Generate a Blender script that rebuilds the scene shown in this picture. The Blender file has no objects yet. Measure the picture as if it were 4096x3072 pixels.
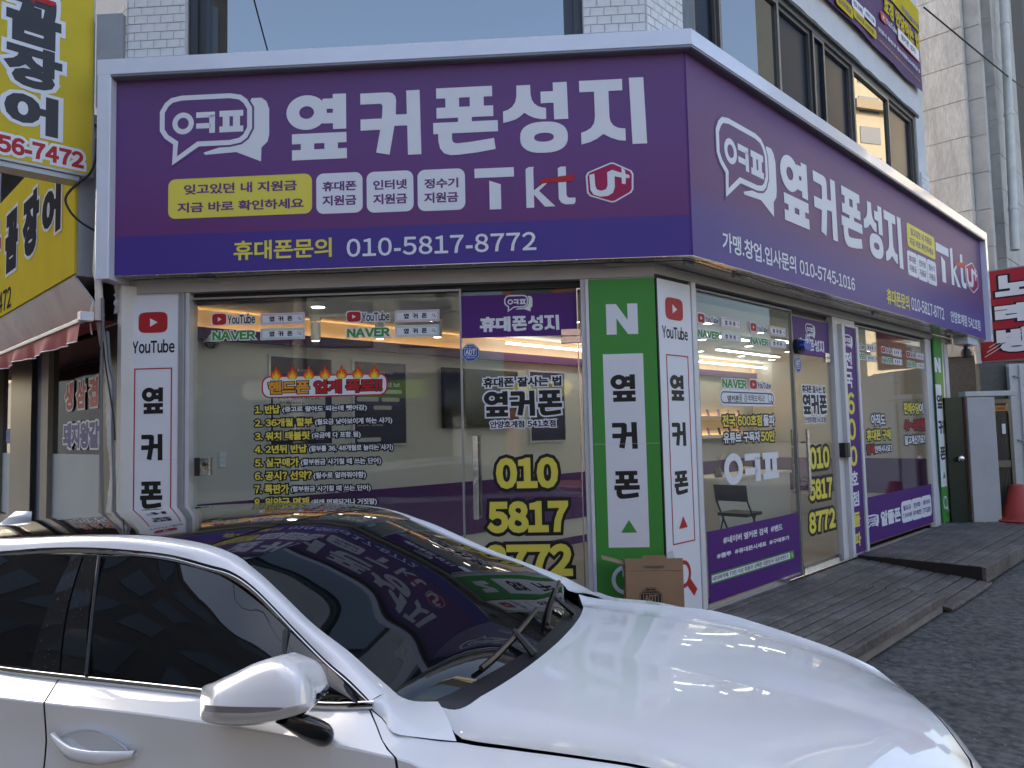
import bpy, bmesh, math, random
import numpy as np
from mathutils import Matrix, Vector
random.seed(7); rng = np.random.default_rng(7)
SC = bpy.context.scene
COL = SC.collection
# ------------------------------------------------------------------ camera
W_, H_, FPX = 4096.0, 3072.0, 2950.0            # photograph size and focal length in its pixels
CAMH = 1.70
PITCH, ROLL = math.radians(3.72214), math.radians(-1.31337)
def _rot(p, r):
    cp, sp, c, s = math.cos(p), math.sin(p), math.cos(r), math.sin(r)
    fw = np.array([0, cp, sp]); u = np.array([0, -sp, cp]); x = np.array([1., 0, 0])
    return np.array([c*x+s*u, -(-s*x+c*u), fw])
RC = _rot(PITCH, ROLL)
CAM = np.array([0, 0, CAMH])
cd = bpy.data.cameras.new('camera'); cam = bpy.data.objects.new('camera', cd); COL.objects.link(cam)
cd.sensor_fit = 'HORIZONTAL'; cd.sensor_width = 36; cd.lens = 36*FPX/W_; cd.clip_start = .05; cd.clip_end = 2000
cam.matrix_world = Matrix(((RC[0][0], -RC[1][0], -RC[2][0], 0), (RC[0][1], -RC[1][1], -RC[2][1], 0), (RC[0][2], -RC[1][2], -RC[2][2], CAMH), (0, 0, 0, 1)))
SC.camera = cam
SC.render.resolution_x, SC.render.resolution_y = 1024, 768
# ------------------------------------------------------------------ sky, sun, exposure
SUN_AZ, SUN_EL = math.radians(-34), math.radians(36)          # azimuth from +Y towards +X
wd = bpy.data.worlds.new('World'); SC.world = wd; wd.use_nodes = True
nt = wd.node_tree; sky = nt.nodes.new('ShaderNodeTexSky'); sky.sky_type = 'NISHITA'; sky.sun_disc = False
sky.sun_elevation = SUN_EL; sky.sun_rotation = SUN_AZ; sky.altitude = 50; sky.air_density = 1.0; sky.dust_density = 5.0; sky.ozone_density = 1.0
nt.links.new(sky.outputs[0], nt.nodes['Background'].inputs[0]); nt.nodes['Background'].inputs[1].default_value = .14
sl = bpy.data.lights.new('sun', 'SUN'); sl.energy = 2.6; sl.angle = math.radians(.53); sl.color = (1, .93, .82)
so = bpy.data.objects.new('sun', sl); COL.objects.link(so)
sv = Vector((math.sin(SUN_AZ)*math.cos(SUN_EL), math.cos(SUN_AZ)*math.cos(SUN_EL), math.sin(SUN_EL)))
so.rotation_euler = sv.to_track_quat('Z', 'Y').to_euler(); so.location = (0, 0, 30)
SC.view_settings.view_transform = 'Standard'; SC.view_settings.look = 'None'; SC.view_settings.gamma = 1
SC.view_settings.use_curve_mapping = False; SC.view_settings.exposure = EXPOSURE = 1.85
SC.view_settings.use_white_balance = True; SC.view_settings.white_balance_temperature = 6580; SC.view_settings.white_balance_tint = 8
SC.render.engine = 'CYCLES'; SC.cycles.use_denoising = True; SC.cycles.max_bounces = 10; SC.cycles.transparent_max_bounces = 24
SC.cycles.sample_clamp_indirect = 6; SC.cycles.caustics_reflective = False; SC.cycles.caustics_refractive = False
# ------------------------------------------------------------------ photo pixel -> place
def ray(x, y): return RC.T @ np.array([(x-W_/2)/FPX, (y-H_/2)/FPX, 1.])
def at_z(x, y, z):
    d = ray(x, y); return CAM + d*((z-CAMH)/d[2])
class PL:                                     # a vertical plane: u runs left to right as seen, z up, w out of the wall
    def __init__(s, P, d):
        s.P = np.array([P[0], P[1], 0.]); s.d = np.array([d[0], d[1], 0.]); s.d = s.d/np.linalg.norm(s.d)
        s.n = np.array([s.d[1], -s.d[0], 0.])
    def off(s, w, u=0): return PL(s.P+s.n*w+s.d*u, s.d)
    def hit(s, x, y):
        d = ray(x, y); return CAM + d*(((s.P-CAM) @ s.n)/(d @ s.n))
    def uv(s, x, y):
        p = s.hit(x, y); return float((p-s.P) @ s.d), float(p[2])
    def u(s, x, y): return s.uv(x, y)[0]
    def z(s, x, y): return s.uv(x, y)[1]
    def pt(s, u, z, w=0): 
        p = s.P+s.d*u+s.n*w; return (p[0], p[1], z)
# ------------------------------------------------------------------ mesh helpers
class MB:
    def __init__(s): s.v = []; s.f = []
    def add(s, v, f):
        o = len(s.v); s.v += [tuple(map(float, p)) for p in v]; s.f += [tuple(i+o for i in q) for q in f]; return s
    def box(s, pl, u0, u1, z0, z1, w0, w1):
        a = [pl.pt(u, z, w) for w in (w0, w1) for z in (z0, z1) for u in (u0, u1)]
        return s.add(a, [(0, 2, 3, 1), (4, 5, 7, 6), (0, 1, 5, 4), (2, 6, 7, 3), (0, 4, 6, 2), (1, 3, 7, 5)])
    def bbox(s, pl, u0, u1, z0, z1, w0, w1, b=.004):      # box with chamfered outer edges
        s.prism(pl, [(u0, z0), (u1, z0), (u1, z1), (u0, z1)], w0, w1-b)
        a = [(u0, z0), (u1, z0), (u1, z1), (u0, z1)]; i = [(u0+b, z0+b), (u1-b, z0+b), (u1-b, z1-b), (u0+b, z1-b)]
        v = [pl.pt(u, z, w1-b) for u, z in a]+[pl.pt(u, z, w1) for u, z in i]
        return s.add(v, [(k, (k+1) % 4, 4+(k+1) % 4, 4+k) for k in range(4)]+[(4, 5, 6, 7)])
    def prism(s, pl, poly, w0, w1):
        n = len(poly); v = [pl.pt(u, z, w0) for u, z in poly]+[pl.pt(u, z, w1) for u, z in poly]
        return s.add(v, [tuple(range(n-1, -1, -1)), tuple(range(n, 2*n))]+[(i, (i+1) % n, n+(i+1) % n, n+i) for i in range(n)])
    def ring(s, pl, out, inn, w0, w1):
        n = len(out); v = [pl.pt(u, z, w) for w in (w0, w1) for u, z in list(out)+list(inn)]; f = []
        for i in range(n):
            j = (i+1) % n
            f += [(2*n+i, 2*n+j, 3*n+j, 3*n+i), (i, n+i, n+j, j), (i, j, 2*n+j, 2*n+i), (n+j, n+i, 3*n+i, 3*n+j)]
        return s.add(v, f)
    def grid(s, P, closed=False):
        P = np.asarray(P); a, b = P.shape[:2]; f = []
        for i in range(a-1):
            for j in range(b if closed else b-1): f.append((i*b+j, i*b+(j+1) % b, (i+1)*b+(j+1) % b, (i+1)*b+j))
        return s.add(P.reshape(-1, 3), f)
    def tube(s, pts, r, n=8, cap=True):
        pts = np.array(pts, float); m = len(pts); r = np.broadcast_to(np.array(r, float), (m,)); rows = []
        up = None
        for i in range(m):
            t = pts[min(i+1, m-1)]-pts[max(i-1, 0)]; t = t/(np.linalg.norm(t)+1e-9)
            if up is None:
                up = np.cross(t, [0, 0, 1.]); 
                if np.linalg.norm(up) < .1: up = np.cross(t, [1., 0, 0])
            up = up-t*(up @ t); up /= np.linalg.norm(up)+1e-9; b = np.cross(t, up)
            rows.append([pts[i]+r[i]*(math.cos(k*2*math.pi/n)*up+math.sin(k*2*math.pi/n)*b) for k in range(n)])
        o = len(s.v); s.grid(np.array(rows), True)
        if cap: s.f += [tuple(o+k for k in range(n-1, -1, -1)), tuple(o+(m-1)*n+k for k in range(n))]
        return s
    def lathe(s, c, prof, n=20, axis='z'):
        rows = []
        for r, h in prof:
            rows.append([(c[0]+r*math.cos(k*2*math.pi/n), c[1]+r*math.sin(k*2*math.pi/n), c[2]+h) if axis == 'z' else
                         (c[0]+r*math.cos(k*2*math.pi/n), c[1]+h, c[2]+r*math.sin(k*2*math.pi/n)) for k in range(n)])
        o = len(s.v); s.grid(np.array(rows), True); m = len(rows)
        s.f += [tuple(o+k for k in range(n-1, -1, -1)), tuple(o+(m-1)*n+k for k in range(n))]
        return s
def mesh(name, mb, mat, smooth=False, angle=None):
    me = bpy.data.meshes.new(name); me.from_pydata(mb.v, [], mb.f)
    bm = bmesh.new(); bm.from_mesh(me)
    if smooth: bmesh.ops.remove_doubles(bm, verts=bm.verts, dist=1e-5)
    bmesh.ops.recalc_face_normals(bm, faces=bm.faces); bm.to_mesh(me); bm.free()
    if mat: me.materials.append(M[mat] if isinstance(mat, str) else mat)
    if smooth:
        me.polygons.foreach_set('use_smooth', [True]*len(me.polygons))
        if angle: me.set_sharp_from_angle(angle=math.radians(angle))
    return me
def link(name, data, parent=None, loc=None):
    o = bpy.data.objects.new(name, data); COL.objects.link(o)
    if parent is not None:
        o.parent = parent
        o.location = tuple(-c for c in parent.location) if (parent.type == 'EMPTY' and loc is None) else (loc or (0, 0, 0))
    elif loc: o.location = loc
    return o
def obj(name, mb, mat, parent=None, smooth=False, angle=None, label=None):
    o = link(name, mesh(name, mb, mat, smooth, angle), parent)
    if label: o['label'] = label
    return o
def thing(name, label, cat, loc=(0, 0, 0), group=None):
    o = bpy.data.objects.new(name, None); COL.objects.link(o); o.location = tuple(float(c) for c in loc); o.empty_display_size = .1
    o['label'] = label; o['category'] = cat
    if group: o['group'] = group
    return o
def solo(name, mb, mat, label, cat, group=None, smooth=False, angle=None, kind=None):   # a thing that is one mesh, origin at its base
    v = np.array(mb.v); c = np.array([(v[:, 0].min()+v[:, 0].max())/2, (v[:, 1].min()+v[:, 1].max())/2, v[:, 2].min()])
    mb.v = [tuple(p) for p in (v-c)]
    o = link(name, mesh(name, mb, mat, smooth, angle), None, tuple(c))
    if label: o['label'] = label; o['category'] = cat
    if group: o['group'] = group
    if kind: o['kind'] = kind
    return o
def ell(cx, cy, rx, ry, n=28, p=2.0):
    r = []
    for k in range(n):
        a = 2*math.pi*k/n; c, s = math.cos(a), math.sin(a)
        r.append((cx+rx*math.copysign(abs(c)**(2/p), c), cy+ry*math.copysign(abs(s)**(2/p), s)))
    return r
def rrect(u0, z0, u1, z1, r, n=5):
    r = min(r, abs(u1-u0)/2*.99, abs(z1-z0)/2*.99); q = []
    for cx, cz, a0 in ((u1-r, z1-r, 0), (u0+r, z1-r, 90), (u0+r, z0+r, 180), (u1-r, z0+r, 270)):
        q += [(cx+r*math.cos(math.radians(a0+90*k/n)), cz+r*math.sin(math.radians(a0+90*k/n))) for k in range(n+1)]
    return q
def offp(poly, d):                                  # polygon grown outwards by d
    p = np.array(poly); n = len(p); A = .5*sum(p[i][0]*p[(i+1) % n][1]-p[(i+1) % n][0]*p[i][1] for i in range(n)); sg = 1 if A > 0 else -1
    o = []
    for i in range(n):
        a = p[i]-p[i-1]; b = p[(i+1) % n]-p[i]; a = a/(np.linalg.norm(a)+1e-12); b = b/(np.linalg.norm(b)+1e-12)
        na = np.array([a[1], -a[0]])*sg; nb = np.array([b[1], -b[0]])*sg; m = na+nb; L = np.linalg.norm(m)
        m = m/(L+1e-12); k = 1/max(.5, (m @ na)); o.append(tuple(p[i]+m*d*k))
    return o
def spline(pts, n):
    p = np.array(pts, float); m = len(p); q = np.vstack([2*p[0]-p[1], p, 2*p[-1]-p[-2]])
    L = np.concatenate([[0], np.cumsum(np.linalg.norm(np.diff(p, axis=0), axis=1))]); T = np.linspace(0, L[-1], n); out = []
    for t in T:
        i = min(max(int(np.searchsorted(L, t, 'right'))-1, 0), m-2); f = (t-L[i])/(L[i+1]-L[i]+1e-12)
        a, b, c, d = q[i], q[i+1], q[i+2], q[i+3]
        out.append(.5*((2*b)+(-a+c)*f+(2*a-5*b+4*c-d)*f*f+(-a+3*b-3*c+d)*f**3))
    return np.array(out)
# ------------------------------------------------------------------ materials
M = {}
def lin(r, g, b): return tuple((c/255/12.92 if c <= 10 else ((c/255+.055)/1.055)**2.4) for c in (r, g, b))
def mat(name, col, rough=.5, metal=0, coat=0, var=0, vs=8., bump=0, bs=60., stretch=(1, 1, 1), emit=0, ecol=None, spec=.5, var2=0, rvar=0, dirt=None, ds=3.):
    m = bpy.data.materials.new(name); m.use_nodes = True; t = m.node_tree; b = t.nodes['Principled BSDF']; M[name] = m
    b.inputs['Base Color'].default_value = (*col, 1); b.inputs['Roughness'].default_value = rough; b.inputs['Metallic'].default_value = metal
    b.inputs['Coat Weight'].default_value = coat; b.inputs['Coat Roughness'].default_value = .03; b.inputs['Specular IOR Level'].default_value = spec
    if emit: b.inputs['Emission Color'].default_value = (*(ecol or col), 1); b.inputs['Emission Strength'].default_value = emit
    def coords(sc):
        tc = t.nodes.new('ShaderNodeTexCoord'); mp = t.nodes.new('ShaderNodeMapping'); mp.inputs['Scale'].default_value = tuple(sc*s for s in stretch)
        t.links.new(tc.outputs['Object'], mp.inputs[0]); return mp.outputs[0]
    def noise(sc, det=6, ro=.6):
        n = t.nodes.new('ShaderNodeTexNoise'); n.inputs['Scale'].default_value = 1; n.inputs['Detail'].default_value = det; n.inputs['Roughness'].default_value = ro
        t.links.new(coords(sc), n.inputs['Vector']); return n.outputs['Fac']
    out = None
    if var:
        r = t.nodes.new('ShaderNodeMapRange'); r.inputs[1].default_value = .3; r.inputs[2].default_value = .7; r.inputs[3].default_value = 1-var; r.inputs[4].default_value = 1+var
        t.links.new(noise(vs), r.inputs[0]); mx = t.nodes.new('ShaderNodeVectorMath'); mx.operation = 'SCALE'; mx.inputs[0].default_value = col
        t.links.new(r.outputs[0], mx.inputs['Scale']); out = mx.outputs[0]
        if var2:
            r2 = t.nodes.new('ShaderNodeMapRange'); r2.inputs[1].default_value = .35; r2.inputs[2].default_value = .65; r2.inputs[3].default_value = 1-var2; r2.inputs[4].default_value = 1+var2
            t.links.new(noise(vs*14, 3), r2.inputs[0]); m2 = t.nodes.new('ShaderNodeVectorMath'); m2.operation = 'SCALE'
            t.links.new(out, m2.inputs[0]); t.links.new(r2.outputs[0], m2.inputs['Scale']); out = m2.outputs[0]
    if dirt:
        r = t.nodes.new('ShaderNodeMapRange'); r.inputs[1].default_value = .5; r.inputs[2].default_value = .75; r.inputs[4].default_value = dirt[3]
        t.links.new(noise(ds, 8, .7), r.inputs[0]); mx = t.nodes.new('ShaderNodeMix'); mx.data_type = 'RGBA'; mx.inputs[6].default_value = (*col, 1); mx.inputs[7].default_value = (*dirt[:3], 1)
        if out: t.links.new(out, mx.inputs[6])
        t.links.new(r.outputs[0], mx.inputs[0]); out = mx.outputs[2]
    if out: t.links.new(out, b.inputs['Base Color'])
    if rvar:
        r = t.nodes.new('ShaderNodeMapRange'); r.inputs[1].default_value = .3; r.inputs[2].default_value = .7; r.inputs[3].default_value = max(0, rough-rvar); r.inputs[4].default_value = rough+rvar
        t.links.new(noise(vs*2), r.inputs[0]); t.links.new(r.outputs[0], b.inputs['Roughness'])
    if bump:
        bp = t.nodes.new('ShaderNodeBump'); bp.inputs['Strength'].default_value = bump; bp.inputs['Distance'].default_value = .01
        t.links.new(noise(bs, 5), bp.inputs['Height']); t.links.new(bp.outputs[0], b.inputs['Normal'])
    return m
def glassmat(name, tint, ior=1.5, rough=0.0):             # thin clear pane: transparent plus Fresnel mirror
    m = bpy.data.materials.new(name); m.use_nodes = True; t = m.node_tree; t.nodes.clear(); M[name] = m
    o = t.nodes.new('ShaderNodeOutputMaterial'); tr = t.nodes.new('ShaderNodeBsdfTransparent'); tr.inputs[0].default_value = (*tint, 1)
    gl = t.nodes.new('ShaderNodeBsdfGlossy'); gl.inputs['Roughness'].default_value = rough
    g = t.nodes.new('ShaderNodeNewGeometry'); r = t.nodes.new('ShaderNodeMapRange'); r.inputs[3].default_value = ior; r.inputs[4].default_value = 1/ior
    fr = t.nodes.new('ShaderNodeFresnel'); mx = t.nodes.new('ShaderNodeMixShader')
    t.links.new(g.outputs['Backfacing'], r.inputs[0]); t.links.new(r.outputs[0], fr.inputs['IOR']); t.links.new(fr.outputs[0], mx.inputs[0])
    t.links.new(tr.outputs[0], mx.inputs[1]); t.links.new(gl.outputs[0], mx.inputs[2]); t.links.new(mx.outputs[0], o.inputs[0]); return m
def rampmat(name, stops, z0, z1, rough=.35, axis=2, coat=0):    # printed vertical colour gradient on a sheet
    m = mat(name, stops[0][1], rough, coat=coat); t = m.node_tree; tc = t.nodes.new('ShaderNodeNewGeometry'); sx = t.nodes.new('ShaderNodeSeparateXYZ')
    r = t.nodes.new('ShaderNodeMapRange'); r.inputs[1].default_value = z0; r.inputs[2].default_value = z1; cr = t.nodes.new('ShaderNodeValToRGB')
    while len(cr.color_ramp.elements) < len(stops): cr.color_ramp.elements.new(.5)
    for e, (p, c) in zip(cr.color_ramp.elements, stops): e.position = p; e.color = (*c, 1)
    t.links.new(tc.outputs['Position'], sx.inputs[0]); t.links.new(sx.outputs[axis], r.inputs[0]); t.links.new(r.outputs[0], cr.inputs[0])
    t.links.new(cr.outputs[0], t.nodes['Principled BSDF'].inputs['Base Color']); return m
mat('white_vinyl', (.72, .74, .80), .5, spec=.3); mat('black_vinyl', (.012, .012, .013), .5, spec=.3); mat('yellow_vinyl', (.74, .64, .09), .5, spec=.3)
mat('red_vinyl', (.42, .02, .025), .5, spec=.3); mat('green_vinyl', (.055, .27, .045), .5, spec=.3); mat('purple_vinyl', (.075, .012, .17), .5, spec=.3)
mat('orange_vinyl', (.72, .30, .03), .5, spec=.3); mat('blue_vinyl', (.02, .07, .30), .5, spec=.3); mat('dark_blue_vinyl', (.012, .025, .20), .5, spec=.3); mat('magenta_vinyl', (.33, .012, .085), .5, spec=.3)
mat('flame_red', (.62, .06, .01), .5, spec=.3); mat('flame_orange', (.80, .26, .02), .5, spec=.3); mat('flame_yellow', (.85, .62, .05), .5, spec=.3)
mat('navy_vinyl', (.02, .03, .10), .5, spec=.3); mat('charcoal_vinyl', (.045, .045, .055), .5, spec=.3); mat('pale_vinyl', (.55, .55, .58), .5)
mat('sign_frame', (.70, .73, .84), .16, coat=.6, var=.03, vs=3, bump=.04, bs=3); mat('frame_inner', (.20, .20, .24), .4, metal=.2)
mat('white_metal', (.62, .63, .66), .35, var=.05, vs=4); mat('grey_metal', (.30, .31, .33), .38, metal=.3, var=.08, vs=6, rvar=.1)
mat('steel', (.62, .62, .62), .22, metal=1, var=.06, vs=10, rvar=.08); mat('dark_metal', (.035, .036, .04), .35, var=.1, vs=6); mat('chrome', (.72, .70, .68), .12, metal=1)
mat('grey_board', (.40, .40, .42), .55, var=.06, vs=2.5, bump=.05, bs=20)
mat('plaster', (.62, .62, .64), .8, var=.05, vs=2, bump=.12, bs=40, dirt=(.40, .40, .40, .25)); mat('brick_white', (.66, .66, .67), .7, var=.06, vs=9, bump=.15, bs=70)
mat('mortar', (.56, .56, .57), .85, var=.1, vs=20); mat('interior_wall', (.62, .61, .585), .6, var=.02, vs=2); mat('ceiling_paint', (.72, .71, .67), .7)
mat('wall_purple', (.085, .018, .14), .35); mat('floor_tile', (.42, .38, .33), .3, var=.1, vs=3)
mat('rubber', (.012, .012, .013), .6, var=.15, vs=12); mat('glass_edge', (.03, .07, .06), .1)
glassmat('shop_glass', (.93, .955, .94), 1.5); glassmat('tint_glass', (.05, .055, .06), 1.55)
# ------------------------------------------------------------------ lettering
_G = {}
FW = {c: chr(ord(c)+0xFEE0) for c in '0123456789ABCDEFGHIJKLMNOPQRSTUVWXYZabcdefghijklmnopqrstuvwxyz!?#~'}
def glyph(ch, b):
    k = (ch, b)
    if k in _G: return _G[k]
    c = bpy.data.curves.new('g', 'FONT'); c.body = FW.get(ch, ch); c.size = 1; c.resolution_u = 3; c.fill_mode = 'BOTH'
    if b: c.bevel_depth = b; c.bevel_resolution = 0
    o = bpy.data.objects.new('g', c); me = o.to_mesh()
    v = np.array([q.co[:] for q in me.vertices]) if len(me.vertices) else np.zeros((0, 3)); f = [tuple(p.vertices) for p in me.polygons]
    if b and len(v): v[:, 2] /= b
    o.to_mesh_clear(); bpy.data.objects.remove(o); bpy.data.curves.remove(c); _G[k] = (v, f); return _G[k]
def layout(s, track=1.):
    x = 0; out = []
    for ch in s:
        if ch == ' ': x += .30*track; continue
        v, _ = glyph(ch, 0); x0, x1 = v[:, 0].min(), v[:, 0].max()
        if ord(ch) > 0x1100: out.append((ch, x-.02)); x += .90*track
        else: out.append((ch, x-x0+.05*track)); x += (x1-x0)+.10*track
    return out
def word(pl, s, bl, tr, b=.03, grow=0., w=.002, th=.0008, track=1., px=True, mb=None):
    """mesh of a line of letters whose outline fits the rectangle bl..tr on the plane"""
    mb = mb or MB(); L = layout(s, track); lo = [9, 9]; hi = [-9, -9]
    for ch, x in L:
        v, _ = glyph(ch, b); 
        if not len(v): continue
        lo = [min(lo[0], v[:, 0].min()+x), min(lo[1], v[:, 1].min())]; hi = [max(hi[0], v[:, 0].max()+x), max(hi[1], v[:, 1].max())]
    (u0, z0), (u1, z1) = (pl.uv(*bl), pl.uv(*tr)) if px else (bl, tr)
    sx, sz = (u1-u0)/(hi[0]-lo[0]), (z1-z0)/(hi[1]-lo[1])
    for k, (ch, x) in enumerate(L):
        v, f = glyph(ch, b+grow/max(1e-6, (abs(sx)+abs(sz))/2) if grow else b); dz = th*(.75+.25*(k % 2))
        mb.add([pl.pt(u0+(p[0]+x-lo[0])*sx, z0+(p[1]-lo[1])*sz, w+dz*(p[2]+1)*.5) for p in v], f)
    return mb
def TX(parent, pl, s, bl, tr, m, b=.03, out=None, grow=.006, w=.003, track=1., px=True, name='lettering'):
    grow = round(grow, 4)
    if out:
        (u0, z0), (u1, z1) = (pl.uv(*bl), pl.uv(*tr)) if px else (bl, tr)
        obj(name+'_outline', word(pl, s, bl, tr, b, grow, w, .0008, track, px), out, parent); w += .0012
    return obj(name, word(pl, s, bl, tr, b, 0, w, .0008, track, px), m, parent)
# the shop's own display letters, drawn on a 100-wide grid, y down
def R4(a, b, c, d): return [(a, b), (c, b), (c, d), (a, d)]
GL_ = {
 '옆': (99.5, 108.5, [('ring', (33.5, 29.2, 33.5, 29.2), (33.5, 29.2, 12.3, 10.7)), R4(60, 7.4, 78, 24.6), R4(60, 31.6, 78, 49), R4(77, 0, 98.7, 59), R4(9, 64.6, 99, 81.5), R4(9, 91.4, 99.5, 108.5), R4(23.6, 80, 45.6, 93), R4(62.6, 80, 84.7, 93), R4(58, 22, 66.5, 34)]),
 '커': (99, 108.5, [[(0, 1.6), (46, 1.6), (53, 3.5), (57.5, 8.5), (58.8, 15), (58, 40), (55, 62), (47, 107), (25.3, 102.5), (32, 66), (31.7, 64.5), (0, 64.5), (0, 45.5), (35.2, 45.5), (36.5, 27), (36, 22.5), (33, 20.3), (0, 20.3)], R4(54, 40, 78, 59), [(75.7, 0), (97.5, 0), (99, 108.5), (77.2, 108.5)]]),
 '폰': (104.6, 112, [R4(5.7, 0, 96.4, 17.2), R4(5.7, 32.6, 97.7, 50.4), R4(20.3, 16, 42.7, 34), R4(60, 16, 82.6, 34), R4(40.4, 49, 62.8, 59), R4(0, 57.5, 104.6, 76), [(7.8, 74), (30.2, 74), (30.2, 86), (31.5, 90), (35, 92.5), (40, 93), (60, 91.5), (98, 86.8), (100.2, 105), (70, 109.5), (40, 112), (27, 112), (17, 108.5), (10.5, 100), (8, 88)]]),
 '성': (103.5, 117, [[(22.4, 2.3), (44.4, 2.3), (44.8, 18), (46.5, 27), (50, 33.5), (56, 38.5), (62, 41), (68.8, 42), (68.8, 60.8), (60, 60.5), (50, 58), (42, 54), (34.3, 48.5), (28, 54), (20, 59), (10, 62), (0, 64), (0, 45), (8, 42.5), (15, 37.5), (20, 30), (22, 20)], R4(60.7, 14.5, 82, 34), [(80.6, 0), (103, 0), (103.8, 62), (81.4, 62)], ('ring', (64.4, 91, 38, 26, 2.5), (64.4, 91, 15.7, 7.4, 2.3))]),
 '지': (105, 110.5, [R4(0, 1.2, 68.6, 20.3), [(23.4, 19), (46.5, 19), (46.8, 64), (48.5, 72), (53, 78.5), (60, 82.5), (71.4, 84.3), (71.4, 104.5), (60, 103), (48, 98.5), (36.4, 91.5), (26, 99), (14, 104.5), (1, 107.5), (1, 88), (9, 85.5), (17, 80.5), (22, 73), (23.8, 62)], [(79.5, 0), (102.5, 0), (105, 110.5), (82, 110.5)]]),
}
def big(pl, ch, bl, tr, w=.004, th=.002, grow=0, px=True, mb=None):
    mb = mb or MB(); gw, gh, parts = GL_[ch]; (u0, z0), (u1, z1) = (pl.uv(*bl), pl.uv(*tr)) if px else (bl, tr); sx, sz = (u1-u0)/gw, (z1-z0)/gh
    T = lambda P: [(u0+x*sx, z1-y*sz) for x, y in P]
    for k, p in enumerate(parts):
        d = th*(1-.06*k)
        if p[0] == 'ring':
            a = ell(*p[1][:4], p=p[1][4] if len(p[1]) > 4 else 2); b = ell(*p[2][:4], p=p[2][4] if len(p[2]) > 4 else 2)
            A, B = T(a), T(b)
            if grow: A = offp(A, grow); B = offp(B, -grow*.9)
            mb.ring(pl, A, B, w, w+d)
        else: mb.prism(pl, offp(T(p), grow) if grow else T(p), w, w+d)
    return mb
def bigs(parent, pl, s, spots, m, out=None, grow=.008, w=.004, th=.0015, px=True, name='lettering'):
    mo, mi = MB(), MB()
    for ch, (bl, tr) in zip(s, spots):
        if out: big(pl, ch, bl, tr, w, th, grow, px, mo)
        big(pl, ch, bl, tr, w+(th*1.3 if out else 0), th, 0, px, mi)
    if out: obj(name+'_outline', mo, out, parent)
    return obj(name, mi, m, parent)
def row(pl, s, bl, tr, gap=.14, px=True):           # equal cells for the display letters
    (u0, z0), (u1, z1) = (pl.uv(*bl), pl.uv(*tr)) if px else (bl, tr); n = len(s); cw = (u1-u0)/(n+(n-1)*gap)
    return [((u0+i*cw*(1+gap), z0), (u0+i*cw*(1+gap)+cw, z1)) for i in range(n)]
def yt_icon(parent, pl, bl, tr, w=.003, halo=0, px=True):
    (u0, z0), (u1, z1) = (pl.uv(*bl), pl.uv(*tr)) if px else (bl, tr); W, H = u1-u0, z1-z0
    if halo: obj('sticker_backing', MB().prism(pl, rrect(u0-halo, z0-halo, u1+halo, z1+halo, H*.3), w-.001, w), 'white_vinyl', parent)
    obj('play_badge', MB().prism(pl, offp(ell((u0+u1)/2, (z0+z1)/2, W/2, H/2, 32, 4.6), 0), w, w+.001), 'red_vinyl', parent)
    obj('play_triangle', MB().prism(pl, [(u0+W*.40, z0+H*.30), (u0+W*.66, z0+H*.5), (u0+W*.40, z0+H*.70)], w+.001, w+.0016), 'white_vinyl', parent)
def lens(parent, pl, c, r, m, w=.003, t=.2, sx=1, name='magnifier'):
    u, z = c; mb = MB().ring(pl, ell(u, z, r*sx, r), ell(u, z, r*(1-t)*sx, r*(1-t)), w, w+.001)
    a, b = r*.62, r*1.55; q = r*t*.75; mb.prism(pl, [(u+a*sx-q*sx, z-a-q), (u+a*sx+q*sx, z-a+q), (u+b*sx+q*sx, z-b+q), (u+b*sx-q*sx, z-b-q)], w, w+.0008); return obj(name, mb, m, parent)
def searchbox(parent, pl, bl, tr, m, w=.003):
    (u0, z0), (u1, z1) = pl.uv(*bl), pl.uv(*tr); H = z1-z0; W = u1-u0
    obj('search_box', MB().box(pl, u0, u1, z0, z1, w-.001, w), 'white_vinyl', parent)
    mb = MB()
    for k, t in ((.07, .025), (.16, .02)): mb.ring(pl, R4(u0+H*k, z0+H*k, u1-H*k, z1-H*k), R4(u0+H*(k+t), z0+H*(k+t), u1-H*(k+t), z1-H*(k+t)), w, w+.0008)
    obj('search_border', mb, m, parent)
    bigs(parent, pl, '옆커폰', row(pl, '옆커폰', (u0+W*.20, z0+H*.29), (u0+W*.72, z0+H*.72), .75, False), 'black_vinyl', px=False, w=w, th=.001)
    lens(parent, pl, (u0+W*.87, z0+H*.53), H*.12, 'charcoal_vinyl', w, .25)
_BUB = [(.2, 0), (.645, 0), (.745, .03), (.80, .10), (.845, .22), (.845, .52), (.80, .65), (.745, .715), (.645, .745), (.36, .745), (.115, 1.0), (.125, .70), (.045, .61), (0, .5), (0, .22), (.045, .10), (.10, .03)]
def _fix(pl, poly, u0, z0, u1, z1): return [(u0+x*(u1-u0), z1-y*(z1-z0)) for x, y in poly]
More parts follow.
